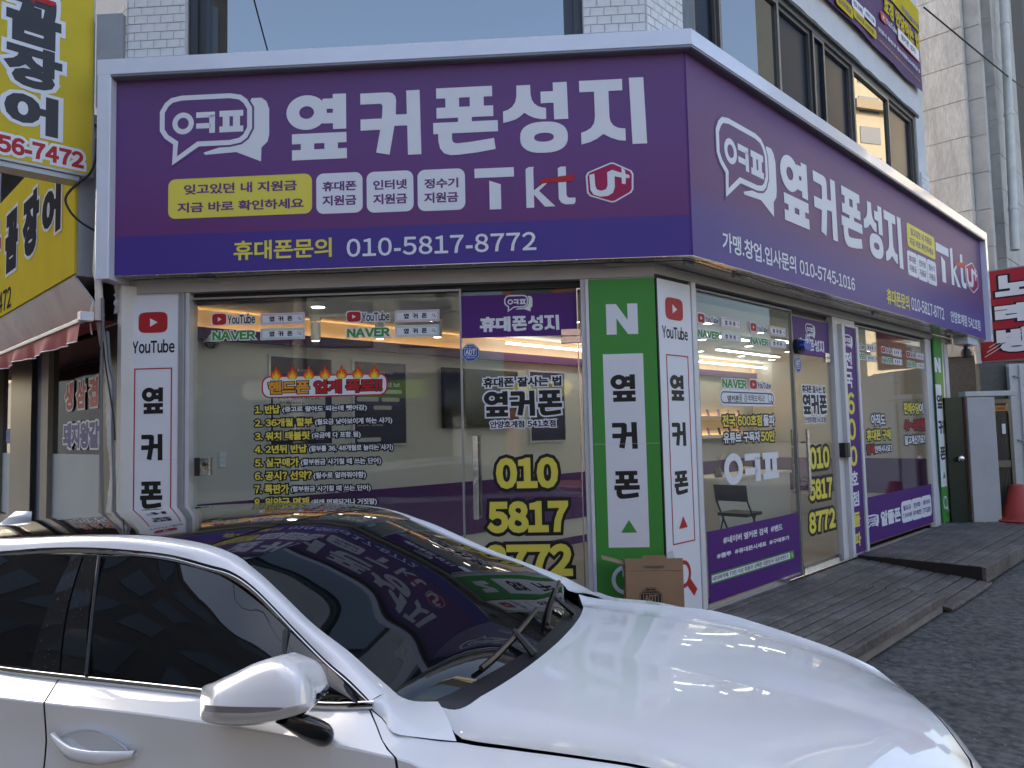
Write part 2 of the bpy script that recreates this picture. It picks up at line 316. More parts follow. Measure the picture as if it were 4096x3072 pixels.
def bubble(parent, pl, bl, tr, bg, fg='white_vinyl', w=.004, px=True, ring=.045):
    (u0, z0), (u1, z1) = (pl.uv(*bl), pl.uv(*tr)) if px else (bl, tr); W = u1-u0; F = lambda P: _fix(pl, P, u0, z0, u1, z1); e = .0007
    back = [(.84, .085), (.93, .085), (.975, .14), (1, .25), (1, .62), (.985, .72), (.93, .80), (.925, 1.0), (.70, .85), (.42, .87), (.40, .84), (.60, .75), (.7, .6)]
    obj('second_bubble', MB().prism(pl, F(back), w, w+e), fg, parent); B = F(_BUB)  # second filled bubble of the logo, printed behind the first
    obj('bubble_gap', MB().prism(pl, offp(B, W*.018), w, w+2*e), bg, parent); obj('bubble', MB().prism(pl, B, w, w+3*e), fg, parent)
    obj('bubble_face', MB().prism(pl, offp(B, -W*ring), w, w+4*e), bg, parent)
    mb = MB().ring(pl, F(ell(.215, .405, .098, .157)), F(ell(.215, .405, .052, .083)), w, w+5*e)
    for a in (R4(.335, .255, .507, .335), R4(.335, .415, .47, .49), R4(.455, .30, .507, .56), R4(.548, .25, .765, .335), R4(.548, .475, .765, .56), R4(.578, .33, .640, .48), R4(.672, .33, .735, .48)): mb.prism(pl, F(a), w, w+5*e)
    obj('bubble_letters', mb, fg, parent)
def adt(parent, pl, c, rx, ry, w=.003, m='blue_vinyl'):
    u, z = c; o8 = lambda k: [(u+rx*k*math.cos(math.radians(22.5+45*i))*1.06, z+ry*k*math.sin(math.radians(22.5+45*i))*1.06) for i in range(8)]
    obj('badge', MB().prism(pl, o8(1), w, w+.001), m, parent); mb = MB().ring(pl, o8(.96), o8(.90), w, w+.0015)
    mb.ring(pl, R4(u-rx*.66, z-ry*.36, u+rx*.66, z+ry*.50), R4(u-rx*.61, z-ry*.31, u+rx*.61, z+ry*.45), w, w+.0015); fg = 'white_vinyl' if m != 'kraft_print' else 'kraft_paper'; obj('badge_border', mb, fg, parent)
    TX(parent, pl, 'ADT', (u-rx*.55, z-ry*.22), (u+rx*.55, z+ry*.36), fg, .045, px=False, w=w+.0011)
    TX(parent, pl, '캡스경비구역', (u-rx*.55, z+ry*.60), (u+rx*.55, z+ry*.78), fg, .02, px=False, w=w+.0011)
    TX(parent, pl, '1588-6400', (u-rx*.5, z-ry*.62), (u+rx*.5, z-ry*.44), fg, .02, px=False, w=w+.0011)
# ------------------------------------------------------------------ the corner: three walls meet at blunt angles
AL, AR = math.radians(-86.75), math.radians(44.877)
dL = np.array([math.sin(AL), math.cos(AL), 0]); dR = np.array([math.sin(AR), math.cos(AR), 0])
DECK = .155
_q = at_z(2835, 2440, DECK); _R0 = PL(_q, dR); CORNER = _R0.hit(2640, 1700)
A_ = CORNER + dL*4.44                                       # left end of the short front
L = PL(A_, -dL); R = PL(CORNER, dR); LW = 4.44
WW = PL(A_, (math.cos(math.radians(45)), -math.sin(math.radians(45))))      # wall along the left-hand street, u<0 runs away
SB = 3.049                                                  # underside of the signboard
_s = at_z(2772, 1020, SB); SL = PL(_s, -dL); SRp = PL(_s, dR)   # sign faces; front u from -4.86 to 0, side u from 0 to 9.6
FO = .085; SLW = -SL.u(462, 600); SRW = 9.09; ST = 4.70; PA0, PA1 = SL.off(FO).u(384, 600), SL.off(FO).u(438, 600); PB0, PB1 = 9.094, 9.21; print('posts', SLW, PA0, PA1, SRW, PB0, PB1)
UE = R.u(3711, 700)                                         # far end of the shop's side wall
# ------------------------------------------------------------------ ground
mat('asphalt', (.095, .094, .094), .85, var=.30, vs=1.2, var2=.55, bump=.9, bs=190, dirt=(.15, .148, .145, .5), ds=2.2)
def flat(poly, z): return MB().add([(x, y, z) for x, y in poly], [tuple(range(len(poly)))])
g = MB(); n = 60
xs = np.concatenate([[-400, -120, -40], np.linspace(-14, 16, 41), [40, 120, 400]]); ys = np.concatenate([[-400, -120, -40], np.linspace(-12, 18, 41), [40, 120, 400]])
P = np.array([[(x, y, .012*math.sin(x*1.3+y*.7)*math.sin(y*1.1-x*.4)*(1 if abs(x) < 15 and abs(y) < 18 else 0)-.012) for y in ys] for x in xs]); g.grid(P)
o = obj('road', g, 'asphalt', smooth=True); o['kind'] = 'structure'
# loose grit on the asphalt
mat('grit', (.30, .29, .27), .9)
gm = MB()
for i in range(1500):
    x, y = rng.uniform(2.2, 9), rng.uniform(2.5, 9.5); 
    s = rng.uniform(.003, .009); gm.add([(x-s, y, .0), (x+s*.4, y-s, .0), (x+s*.5, y+s, .0), (x, y, s*1.1)], [(0, 1, 3), (1, 2, 3), (2, 0, 3), (0, 2, 1)])
o = solo('grit', gm, 'grit', 'small pale stone crumbs scattered on the dark asphalt', 'grit', kind='stuff')
# ------------------------------------------------------------------ shop building shell
shop = thing('shop_building', 'white brick corner building with a glazed phone shop under its purple signboard', 'building', (CORNER[0], CORNER[1], 0))
ZT = 10.5; ZC = 2.86; FLOOR = .165; RW = 3.25; UEND = 8.0
HEADL, HEADR = SB-.02, SB-.02
# upper walls with real openings
def wall_open(pl, u0, u1, z0, z1, holes, w0, w1):
    mb = MB(); us = sorted({u0, u1}|{h[0] for h in holes}|{h[1] for h in holes}); zs = sorted({z0, z1}|{h[2] for h in holes}|{h[3] for h in holes})
    for i in range(len(us)-1):
        for j in range(len(zs)-1):
            cu, cz = (us[i]+us[i+1])/2, (zs[j]+zs[j+1])/2
            if not any(h[0] < cu < h[1] and h[2] < cz < h[3] for h in holes): mb.box(pl, us[i], us[i+1], zs[j], zs[j+1], w0, w1)
    return mb
Lwin = (L.u(745, 150), L.u(2330, 80), 4.35, 6.35)
zh = R.off(0).z(3560, 368)
Rwin = (R.u(2727, 60), R.u(3668, 500), 4.35, zh)
print('upper head', zh, 'Rwin', Rwin, 'UE', UE, 'A', A_, 'CORNER', CORNER)
obj('upper_wall', wall_open(L, 0, LW, SB+.02, ZT, [Lwin], -.25, -.012), 'plaster', shop)
obj('upper_wall', wall_open(R, 0, UE, SB+.02, ZT, [Rwin], -.25, -.012), 'plaster', shop)
obj('upper_wall', wall_open(WW, -14, 0, 3.9, ZT, [(-6.5, -3.0, 4.7, 6.3), (-11, -8, 4.7, 6.3)], -.25, -.012), 'plaster', shop)
mb = MB(); c4 = [L.pt(.02, 0, -.02), L.pt(LW-.02, 0, -.02), R.pt(UE, 0, -.02), R.pt(UE, 0, -9), WW.pt(-13, 0, -.02)]
mb.add([(x, y, ZT) for x, y, _ in c4]+[(x, y, ZT+.3) for x, y, _ in c4], [(0, 1, 2, 3, 4), (9, 8, 7, 6, 5)]+[(i, (i+1) % 5, 5+(i+1) % 5, 5+i) for i in range(5)]); obj('roof_slab', mb, 'plaster', shop)
mb = MB(); mb.box(R, UE-.25, UE-.01, SB, ZT, -9, -.26).box(R, UEND+.11, UEND+.3, 0, SB, -9, -.02); obj('end_wall', mb, 'plaster', shop)
mb = MB(); mb.add([R.pt(UE, 0, -9), R.pt(UE, ZT, -9), WW.pt(-13, ZT, -.02), WW.pt(-13, 0, -.02)], [(0, 1, 2, 3)]); obj('rear_wall', mb, 'plaster', shop)
mb = MB(); mb.add([(x, y, 3.0) for x, y, _ in c4], [(0, 1, 2, 3, 4)]); obj('upper_floor_slab', mb, 'plaster', shop)
# little white bricks, one by one where the photo shows them
bw, bh, bt = .116, .0745, .014
def brickmesh(w, h):
    b = MB(); b.bbox(PL((0, 0), (1, 0)), -w/2+.003, w/2-.003, -h/2+.003, h/2-.003, -.012, bt, .003); return mesh('brick', b, 'brick_white')
bm_full, bm_half = brickmesh(bw, bh), brickmesh(bw*.5, bh)
def bricks(pl, u0, u1, z0, z1, rotz):
    mort = MB().box(pl, u0, u1, z0, z1, -.010, .004); mo = obj('brick_backing', mort, 'mortar', shop); r = 0; z = z0
    while z+bh <= z1+1e-6:
        u = u0 - (bw*.5 if r % 2 else 0)
        while u < u1-.01:
            a, b = max(u, u0), min(u+bw, u1)
            if b-a > .02:
                p = pl.pt((a+b)/2, z+bh/2, random.uniform(-.0015, .0015)); o = bpy.data.objects.new('brick', bm_full if b-a > bw*.8 else bm_half); COL.objects.link(o); o.parent = shop
                o.location = tuple(np.array(p)-np.array(shop.location)); o.rotation_euler = (0, 0, rotz+random.uniform(-.006, .006)); o.scale = ((b-a)/(bw if b-a > bw*.8 else bw*.5), 1, 1)
            u += bw
        z += bh; r += 1
rl, rr, rw = (math.atan2(p.d[1], p.d[0]) for p in (L, R, WW))
bricks(L, .003, Lwin[0]-.004, 4.62, 5.52, rl); bricks(L, Lwin[1]+.004, LW-.003, 4.62, 5.52, rl); bricks(R, .003, Rwin[0]-.004, 4.62, 5.52, rr)
bricks(WW, -.35, -.003, 4.62, 5.52, rw); bricks(R, Rwin[1]+.03, UE-.003, 4.2, 5.55, rr)
# upper windows: frames, panes, dark blinds
glassmat('upper_glass', (.06, .075, .09), 5.0, 0.0)
def frame(parent, pl, u0, u1, z0, z1, t, w0, w1, m='dark_metal', name='window_frame'):
    mb = MB(); mb.box(pl, u0, u0+t, z0, z1, w0, w1).box(pl, u1-t, u1, z0, z1, w0, w1).box(pl, u0+t, u1-t, z0, z0+t, w0+.002, w1-.002).box(pl, u0+t, u1-t, z1-t, z1, w0+.002, w1-.002); return obj(name, mb, m, parent)
wl = frame(shop, L, Lwin[0]+.003, Lwin[1]-.003, Lwin[2], Lwin[3], .15, -.2, -.05, name='upper_window')
mb = MB(); mb.box(L, Lwin[0]+.03, Lwin[0]+.09, 4.4, 6.3, -.05, -.02); mb.box(L, Lwin[1]-.075, Lwin[1]-.03, 4.4, 6.3, -.05, -.025); obj('frame_rib', mb, 'dark_metal', wl)
mb = MB(); mb.box(L, Lwin[0]+.15, Lwin[1]-.15, Lwin[2]+.15, Lwin[3]-.15, -.12, -.11); obj('pane', mb, 'upper_glass', wl)
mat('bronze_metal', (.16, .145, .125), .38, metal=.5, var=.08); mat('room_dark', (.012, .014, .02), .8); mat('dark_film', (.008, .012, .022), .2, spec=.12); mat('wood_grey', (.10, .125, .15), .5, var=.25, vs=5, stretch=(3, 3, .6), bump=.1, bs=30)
rwn = frame(shop, R, Rwin[0]+.003, Rwin[1]-.003, Rwin[2], Rwin[3], .07, -.2, -.03, 'bronze_metal', 'upper_window')
mb = MB(); mb.box(R, Rwin[0]+.075, R.u(2797, 100), 4.4, Rwin[3]-.07, -.12, -.06); obj('window_panel', mb, 'wood_grey', rwn)
divs = [R.u(2797, 100), R.u(2890, 120), R.u(3138, 300), R.u(3270, 350), R.u(3318, 380), R.u(3426, 420), R.u(3573, 560), Rwin[1]-.075]
kinds = ['dark', 'glass', 'dark', 'gap', 'dark', 'glass', 'dark']
for i, k in enumerate(kinds):
    a, b = divs[i], divs[i+1]; t = .045 if i else .03
    sash = frame(rwn, R, a+.004, b-.004, 4.42, Rwin[3]-.075, t, -.15+.03*(i % 2), -.06+.03*(i % 2), 'bronze_metal' if k != 'gap' else 'dark_metal', 'sash')
    # sash hangs under the window frame; its pane is the next level
    sash.parent = rwn; sash.location = (0, 0, 0)
    mb = MB(); mb.box(R, a+t, b-t, 4.46, Rwin[3]-.12, -.10+.03*(i % 2), -.093+.03*(i % 2)); p = obj('pane', mb, 'upper_glass' if k == 'glass' else 'dark_film', rwn)
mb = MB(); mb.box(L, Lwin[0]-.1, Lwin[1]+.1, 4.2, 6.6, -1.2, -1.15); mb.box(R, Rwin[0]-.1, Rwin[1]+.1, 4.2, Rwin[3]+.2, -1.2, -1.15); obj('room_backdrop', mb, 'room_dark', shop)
# rough strip above the side windows, coloured dark as the plaster's shadow line
mat('shadow_line', (.10, .10, .095), .9, var=.3, vs=12, bump=.6, bs=30)
mb = MB(); N = 60; pr = []
for i in range(N+1):
    u = Rwin[0]+(Rwin[1]-Rwin[0]+.1)*i/N; h = .028+.010*math.sin(i*.9)*math.sin(i*.37)+random.uniform(0, .012); pr.append((u, h))
mb.prism(R, [(u, Rwin[3]-.01) for u, h in pr]+[(u, Rwin[3]+h) for u, h in reversed(pr)], -.03, .006); obj('shadow_strip', mb, 'shadow_line', shop)
# ------------------------------------------------------------------ shop interior shell
BW = R.off(-RW); BWu0 = float((np.array(L.pt(.06, 0, -.15))-BW.P) @ BW.d)
room = [L.pt(.05, 0, -.2)[:2], L.pt(LW-.1, 0, -.2)[:2], R.pt(.1, 0, -.2)[:2], R.pt(UEND, 0, -.16)[:2], R.pt(UEND, 0, -RW)[:2], BW.pt(BWu0, 0)[:2]]
obj('interior_floor', flat(room, FLOOR), 'floor_tile', shop); obj('interior_ceiling', flat(room, ZC), 'ceiling_paint', shop)
mb = MB(); mb.box(BW, BWu0-.2, UEND+.1, 0, 3.0, -.1, 0); iw = obj('interior_wall', mb, 'interior_wall', shop)
EW = PL(R.pt(UEND, 0, -RW), -R.n*-1*1.0)                                        # far end wall, faces the street corner
EW = PL(R.pt(UEND, 0, -RW), R.n)                                        # u runs from the back wall towards the street
mb = MB(); a, b, c, d = R.pt(UEND, 0, -RW), R.pt(UEND, 0, -.05), R.pt(UEND+.1, 0, -.05), R.pt(UEND+.1, 0, -RW)
mb.add([(x, y, z) for z in (0, 3.0) for x, y, _ in (a, b, c, d)], [(0, 1, 5, 4), (1, 2, 6, 5), (2, 3, 7, 6), (3, 0, 4, 7)]); obj('interior_wall', mb, 'interior_wall', shop)
zw1 = BW.z(2048, 1911); zw0 = zw1-.62; zb1, zb0 = BW.z(1500, 1372), BW.z(1500, 1408)
print('wainscot', zw0, zw1, 'band', zb0, zb1, 'poster', BW.uv(1075, 1781), BW.uv(1322, 1440), 'ceilglass', L.off(-.08).z(1200, 1190))
mb = MB(); mb.box(BW, BWu0, UEND, zw0, zw1, 0, .012); a, b = R.pt(UEND-.012, 0, -RW), R.pt(UEND-.012, 0, -.1)
mb.add([(a[0], a[1], .55), (b[0], b[1], .55), (b[0], b[1], zw1), (a[0], a[1], zw1)], [(0, 1, 2, 3)]); obj('purple_wainscot', mb, 'wall_purple', shop)
mb = MB(); mb.box(BW, BWu0, UEND, FLOOR, FLOOR+.10, 0, .014); obj('skirting', mb, 'wall_purple', shop)
mb = MB(); mb.box(BW, BWu0, UEND, zb0, zb1, .05, .11).box(BW, BWu0, UEND, zb0, zb0+.02, 0, .05); obj('purple_cove', mb, 'wall_purple', shop)
mat('warm_led', (1, .62, .24), .5, emit=6.0, ecol=(1, .52, .15)); mat('white_led', (1, .96, .88), .5, emit=2.6, ecol=(1, .94, .84)); mat('lamp_white', (1, .97, .92), .5, emit=4.5, ecol=(1, .95, .86))
mb = MB(); mb.box(BW, BWu0+.05, UEND-.03, zb0+.022, zb0+.034, .012, .045); obj('cove_light', mb, 'warm_led', shop)
mb = MB(); mb.box(BW, 1.2, UEND-.03, ZC-.10, ZC-.075, .30, .33); obj('strip_light', mb, 'white_led', shop)
# downlights, track with spots
dl = MB().lathe((0, 0, 0), [(.055, -.004), (.075, -.008), (.085, -.004), (.085, .0)], 20); dm_ring = mesh('lamp_ring', dl, 'white_metal'); dm_disc = mesh('lamp_disc', MB().lathe((0, 0, 0), [(.056, -.006), (.056, -.0045)], 20), 'lamp_white')
k = 0
for u in (-1.6, -.3, 1.0, 2.3, 3.6, 4.9, 6.2, 7.3):
    for w in (-2.5, -1.7, -.85):
        p = R.pt(u, ZC, w)
        if (np.array(p)-L.P) @ L.n > -.35: continue
        t = thing('ceiling_light', 'round white recessed downlight glowing in the shop ceiling', 'ceiling light', p, 'downlights in the shop ceiling'); link('lamp_ring', dm_ring, t, (0, 0, 0)); link('lamp_disc', dm_disc, t, (0, 0, 0)); k += 1
for (u0, u1, w) in ((2.2, 4.0, -1.25), (4.6, 6.6, -2.05), (4.2, 6.4, -1.0)):
    t = thing('linear_light', 'long white strip lamp on the shop ceiling, %s' % {-1.25: 'nearest the side window', -2.05: 'deep in the room', -1.0: 'farther along the side window'}[w], 'ceiling light', R.pt((u0+u1)/2, ZC-.05, w))
    obj('housing', MB().box(R, u0, u1, ZC-.03, ZC-.001, w-.04, w+.04), 'white_metal', t); obj('tube', MB().box(R, u0+.02, u1-.02, ZC-.045, ZC-.03, w-.03, w+.03), 'white_led', t)
T2 = L.off(-.75); tr_ = thing('track_light', 'white ceiling track carrying cylinder spotlights behind the front glass', 'track light', T2.pt(2.1, ZC-.3, 0)); obj('track', MB().box(T2, T2.u(1105, 1220), T2.u(2000, 1205), ZC-.05, ZC-.02, -.02, .02), 'white_metal', tr_)
for px in (1262, 1518, 1748):
    u = T2.u(px, 1260); c = T2.pt(u, 0); h = obj('spotlight', MB().lathe((c[0], c[1], 0), [(.04, ZC-.27), (.045, ZC-.265), (.045, ZC-.11), (.04, ZC-.10)], 18), 'white_metal', tr_); obj('adapter', MB().box(T2, u-.05, u+.05, ZC-.08, ZC-.05, -.018, .018), 'white_metal', h); obj('stem', MB().lathe((c[0], c[1], 0), [(.010, ZC-.10), (.010, ZC-.08)], 8), 'white_metal', h); obj('bulb', MB().lathe((c[0], c[1], 0), [(.034, ZC-.2705), (.034, ZC-.269)], 18), 'lamp_white', h)
# ------------------------------------------------------------------ shopfront: lintels, posts, glass
obj('lintel_board', MB().box(L, .02, LW-.004, L.z(1500, 1143), SB-.004, -.16, -.004), 'grey_board', shop)
obj('lintel_board', MB().box(R, .002, UEND+.5, R.z(2900, 1160), SB-.004, -.16, -.003), 'grey_board', shop)
zl = L.z(1500, 1143); zr = R.z(2900, 1160); print('lintel', zl, zr)
obj('pillar_return', MB().box(L, .0, L.u(489, 1600)-.002, 0, zl-.003, -.16, -.05), 'rubber', shop)
mb = MB(); mb.box(L, L.u(489, 1600), L.u(752, 1600), FLOOR-.16, zl-.003, -.16, -.012); obj('pillar', mb, 'white_metal', shop)
mb = MB(); mb.box(L, L.u(2335, 1600), LW-.006, FLOOR-.16, zl-.003, -.16, -.014).box(R, .008, R.u(2795, 1600), FLOOR-.16, zl-.003, -.16, -.016); obj('pillar', mb, 'white_metal', shop)
mb = MB(); mb.box(R, R.u(3352, 1600), R.u(3440, 1600), FLOOR-.01, zr-.003, -.10, -.02); obj('pillar', mb, 'white_metal', shop)
mb = MB(); mb.box(R, R.u(3722, 1600), R.u(3790, 1600)+.02, FLOOR-.01, zr-.003, -.10, -.03); obj('pillar', mb, 'white_metal', shop)
GL = L.off(-.06); GR = R.off(-.06)
zgl = GL.z(1200, 1192); zgr = GR.z(3000, 1215)
print('glass head', zgl, zgr)
def win(pl, u0, u1, z0, z1, name, split=None, t=.016):
    f = frame(shop, pl, u0, u1, z0, z1, t, -.03, .008, 'grey_metal', name)
    return f
# dark recess above the panes
obj('header_recess', MB().box(L, L.u(752, 1600), L.u(2335, 1600), zgl+.02, zl-.002, -.14, -.09), 'rubber', shop); obj('header_recess', MB().box(R, R.u(2795, 1600), R.u(3722, 1600), zgr+.02, zr-.002, -.155, -.09), 'rubber', shop)
fw = win(GL, GL.u(757, 1600), GL.u(1852, 1600), FLOOR-.05, zgl+.03, 'shop_window'); fw['label'] = 'big fixed front pane with the numbered yellow list'
obj('glass_pane', MB().box(GL, GL.u(775, 1600), GL.u(1846, 1600), FLOOR, zgl, -.012, 0), 'shop_glass', fw)
du0, du1 = GL.u(1850, 1600), GL.u(2322, 1600)
fd = obj('glass_door', MB().box(GL, du0, du1, FLOOR-.04, FLOOR+.05, -.02, .008), 'steel', shop, label='front glass door with the yellow phone number'); zt = GL.z(2080, 1347)
obj('glass_pane', MB().box(GL, du0+.004, du1-.01, FLOOR+.05, zt-.006, -.012, 0), 'shop_glass', fd)
obj('transom_pane', MB().box(GL, du0+.002, du1-.004, zt, zgl, -.012, 0), 'shop_glass', fd); obj('door_edge', MB().box(GL, du0-.002, du0+.003, FLOOR, zgl, -.013, .001), 'glass_edge', fd)
u0, z0 = GL.uv(2245, 1374); u1, z1 = GL.uv(2323, 1314); obj('patch_fitting', MB().bbox(GL, u0, u1, z0, (z0+z1)/2-.002, -.02, .014).bbox(GL, u0, u1, (z0+z1)/2+.002, z1, -.02, .014), 'steel', fd)
def handle(parent, pl, u, z0, z1, out=.05, wd_=.022):
    h = obj('door_handle', MB().bbox(pl, u-wd_, u+wd_, z0, z1, out, out+.02, .003), 'steel', parent)
    mb = MB()
    for z in (z0+(z1-z0)*.2, z0+(z1-z0)*.8): mb.tube([pl.pt(u, z, 0), pl.pt(u, z, out)], .011, 10)
    obj('handle_post', mb, 'steel', h); obj('inner_handle', MB().bbox(pl, u-wd_+.015, u+wd_+.015, z0, z1, -out-.03, -out-.01, .003), 'steel', h)
handle(fd, GL, GL.off(.05).u(1903, 1900), GL.z(1903, 2075), GL.z(1903, 1742), .05, .022)
fr = frame(shop, L, L.u(2318, 1600), L.u(2346, 1600), FLOOR, zgl, .008, -.10, -.03, 'steel', 'steel_post')
# side windows and door
wa = win(GR, GR.u(2795, 1600), GR.u(3184, 1700), FLOOR-.04, zgr+.03, 'shop_window'); wa['label'] = 'first side pane with the hashtag film along its foot'
obj('glass_pane', MB().box(GR, GR.u(2800, 1600), GR.u(3180, 1700), FLOOR, zgr, -.012, 0), 'shop_glass', wa)
e0, e1 = GR.u(3188, 1700), GR.u(3333, 1600)
sd = obj('glass_door', MB().box(GR, e0, e1, FLOOR-.04, FLOOR+.06, -.02, .01), 'steel', shop, label='side glass door with the yellow phone number'); zt2 = GR.z(3240, 1425)
obj('glass_pane', MB().box(GR, e0+.004, e1-.004, FLOOR+.06, zt2-.006, -.012, 0), 'shop_glass', sd); obj('transom_pane', MB().box(GR, e0+.002, e1-.002, zt2, zgr, -.012, 0), 'shop_glass', sd)
obj('door_edge', MB().box(GR, e0-.010, e0, FLOOR, zt2, -.013, .001), 'rubber', sd)
handle(sd, GR, GR.off(.07).u(3232, 1850), GR.z(3240, 1969), GR.z(3226, 1717), .07, .025)
u0, z0 = GR.uv(3300, 1450); u1, z1 = GR.uv(3342, 1418); obj('patch_fitting', MB().bbox(GR, u0, u1, z0, (z0+z1)/2-.002, -.02, .016).bbox(GR, u0, u1, (z0+z1)/2+.002, z1, -.02, .016), 'steel', sd)
obj('side_light', MB().box(GR, e1+.006, GR.u(3352, 1600)+.05, FLOOR, zgr, -.012, 0), 'shop_glass', sd)
wb = win(GR, GR.u(3432, 1600), GR.u(3735, 1650), FLOOR-.04, zgr+.03, 'shop_window'); wb['label'] = 'far side pane with the sales questions'
obj('glass_pane', MB().box(GR, GR.u(3436, 1600), GR.u(3724, 1650), FLOOR, zgr, -.012, 0), 'shop_glass', wb)
obj('door_sill', MB().box(R, R.u(2795, 1700), R.u(3725, 1700), DECK-.02, FLOOR-.041, -.15, .02), 'grey_metal', shop)
# ------------------------------------------------------------------ the big signboard
sign = thing('signboard', 'wide purple shop signboard wrapping the building corner in a glossy white frame', 'signboard', (_s[0], _s[1], SB))
pu = [(0, lin(66, 50, 128)), (.30, lin(66, 50, 128)), (.302, lin(104, 58, 116)), (.62, lin(98, 64, 124)), (1, lin(94, 70, 120))]
S_Z0, S_Z1 = SB, ST
zblue = SL.z(1600, 905)
pu = [(0, (.060, .033, .25)), ((zblue-SB)/(ST-SB), (.060, .033, .24)), ((zblue-SB)/(ST-SB)+.004, (.135, .036, .165)), (.6, (.135, .052, .205)), (1, (.12, .055, .185))]
rampmat('sign_purple', pu, S_Z0, S_Z1, .5)
pr_ = [(0, (.075, .05, .25)), (.22, (.085, .055, .235)), (.38, (.13, .05, .16)), (.7, (.13, .055, .17)), (1, (.125, .055, .18))]
rampmat('sign_purple_side', pr_, S_Z0, S_Z1, .5)
for _m in ('sign_purple', 'sign_purple_side'): M[_m].node_tree.nodes['Principled BSDF'].inputs['Specular IOR Level'].default_value = .35
obj('front_face', MB().box(SL, -SLW+.0, -.004, SB, ST, -.03, 0), 'sign_purple', sign); obj('side_face', MB().box(SRp, .004, SRW, SB, ST, -.03, 0), 'sign_purple_side', sign)
mb = MB(); mb.box(SL, -.012, .0015, SB, ST, -.03, .003); obj('corner_trim', mb, 'purple_vinyl', sign)
# frame: top cap wraps the corner, posts at both ends
f2 = _s; bis = (SL.n+SRp.n); bis = bis/np.linalg.norm(bis); ca = float(bis @ SL.n)
def crn(w): return _s + bis*(w/ca)
def cap(z0, z1, wi, wo, uL, uR):
    a_i, a_o = SL.pt(-SLW+uL, 0, wi), SL.pt(-SLW+uL, 0, wo); b_i, b_o = crn(wi), crn(wo); c_i, c_o = SRp.pt(SRW+uR, 0, wi), SRp.pt(SRW+uR, 0, wo)
    P = [a_i, a_o, b_i, b_o, c_i, c_o]; mb = MB(); v = [(p[0], p[1], z) for z in (z0, z1) for p in P]
    return mb.add(v, [(0, 2, 3, 1), (2, 4, 5, 3), (6, 7, 9, 8), (8, 9, 11, 10), (1, 3, 9, 7), (3, 5, 11, 9), (0, 6, 8, 2), (2, 8, 10, 4), (0, 1, 7, 6), (4, 10, 11, 5)])
obj('top_frame', cap(ST+.008, ST+.135, -.30, FO, PA0+SLW, PB1-SRW), 'sign_frame', sign)
mb = MB()
for k in range(5): mb.v += []; 
inner = obj('inner_lip', cap(ST-.012, ST+.007, -.02, FO-.004, 0, 0), 'frame_inner', sign)
for k in range(6):
    c2 = cap(ST-.017, ST-.0125, .006+k*.012, .012+k*.012, 0, 0); obj('lip_groove', c2, 'frame_inner', inner)
def post(pl, ua, ub):
    return MB().bbox(pl, ua, ub, SB-.04, ST+.134, -.30, FO-.002, .004)
obj('side_post', post(SL, PA0+.001, PA1), 'sign_frame', sign); 
mb = MB()
for k in range(6): mb.box(SL, PA1, -SLW+.004, SB-.03, ST-.02, .004+k*.0125, .012+k*.0125)
mb.box(SL, PA1+.001, -SLW-.002, SB-.035, ST-.02, -.03, FO-.006); obj('post_groove', mb, 'white_metal', sign)
obj('side_post', post(SRp, PB0, PB1-.001), 'sign_frame', sign)
obj('back_box', cap(SB+.03, ST, -.22, -.031, 0, .02), 'grey_metal', sign)
obj('soffit_tray', cap(SB-.004, SB+.028, -.33, -.002, 0, .02), 'steel', sign)
# cable along the underside with little clips
mb = MB(); pts = [SL.pt(u, SB-.012-.006*abs(math.sin(u*3)), -.10+.01*math.sin(u*7)) for u in np.linspace(-SLW+.1, -.1, 40)]+[SRp.pt(u, SB-.012-.006*abs(math.sin(u*3)), -.10+.01*math.sin(u*7)) for u in np.linspace(.1, SRW-.2, 70)]
mb.tube(pts, .004, 5); obj('cable', mb, 'rubber', sign)
for pl, px, py in ((SL, 790, 1105), (SL, 2465, 1058), (SRp, 2820, 1048), (SRp, 3010, 1110), (SRp, 3550, 1260), (SRp, 3830, 1338)):
    u = pl.u(px, py); obj('bracket', MB().bbox(pl, u-.07, u+.07, SB-.035, SB-.006, -.16, -.13, .003), 'grey_metal', sign)
# front face: logo and writing
F = SL
bubble(sign, F, (639, 664), (1077, 366), 'sign_purple', w=.002)
spots = [((1147, 644), (1386, 374)), ((1444, 628), (1682, 360)), ((1735, 624), (1988, 343)), ((2016, 619), (2268, 328)), ((2323.5, 586), (2579, 309))]
ztop = np.mean([F.z(1386, 374), F.z(1680, 360), F.z(1988, 343), F.z(2579, 309)]); 
sp = [((F.u(*a), F.z(*a)), (F.u(*b), F.z(*b))) for a, b in spots]
bigs(sign, F, '옆커폰성지', sp, 'white_vinyl', w=.002, th=.003, px=False, name='shop_name')
def rr(parent, pl, bl, tr, r, m, w=.002, t=.0015, name='card', px=True):
    (u0, z0), (u1, z1) = (pl.uv(*bl), pl.uv(*tr)) if px else (bl, tr); return obj(name, MB().prism(pl, rrect(u0, z0, u1, z1, r), w, w+t), m, parent)
c = rr(sign, F, (673, 877), (1248, 694), .06, 'yellow_vinyl'); TX(c, F, '잊고있던 내 지원금', (736, 781), (1188, 720), 'sign_purple', .032, w=.004); TX(c, F, '지금 바로 확인하세요', (710, 853), (1216, 791), 'sign_purple', .032, w=.004)
for (bl, tr, t1, x) in (((1266, 857), (1450, 688), '휴대폰', 1290), ((1468, 852), (1653, 681), '인터넷', 1493), ((1672, 846), (1859, 673), '정수기', 1697)):
    c = rr(sign, F, bl, tr, .06, 'white_vinyl'); dy = -(x-1290)*.028
    TX(c, F, t1, (x, 767+dy), (x+136, 722+dy), 'sign_purple', .034, w=.004); TX(c, F, '지원금', (x, 825+dy), (x+136, 778+dy), 'sign_purple', .034, w=.004)
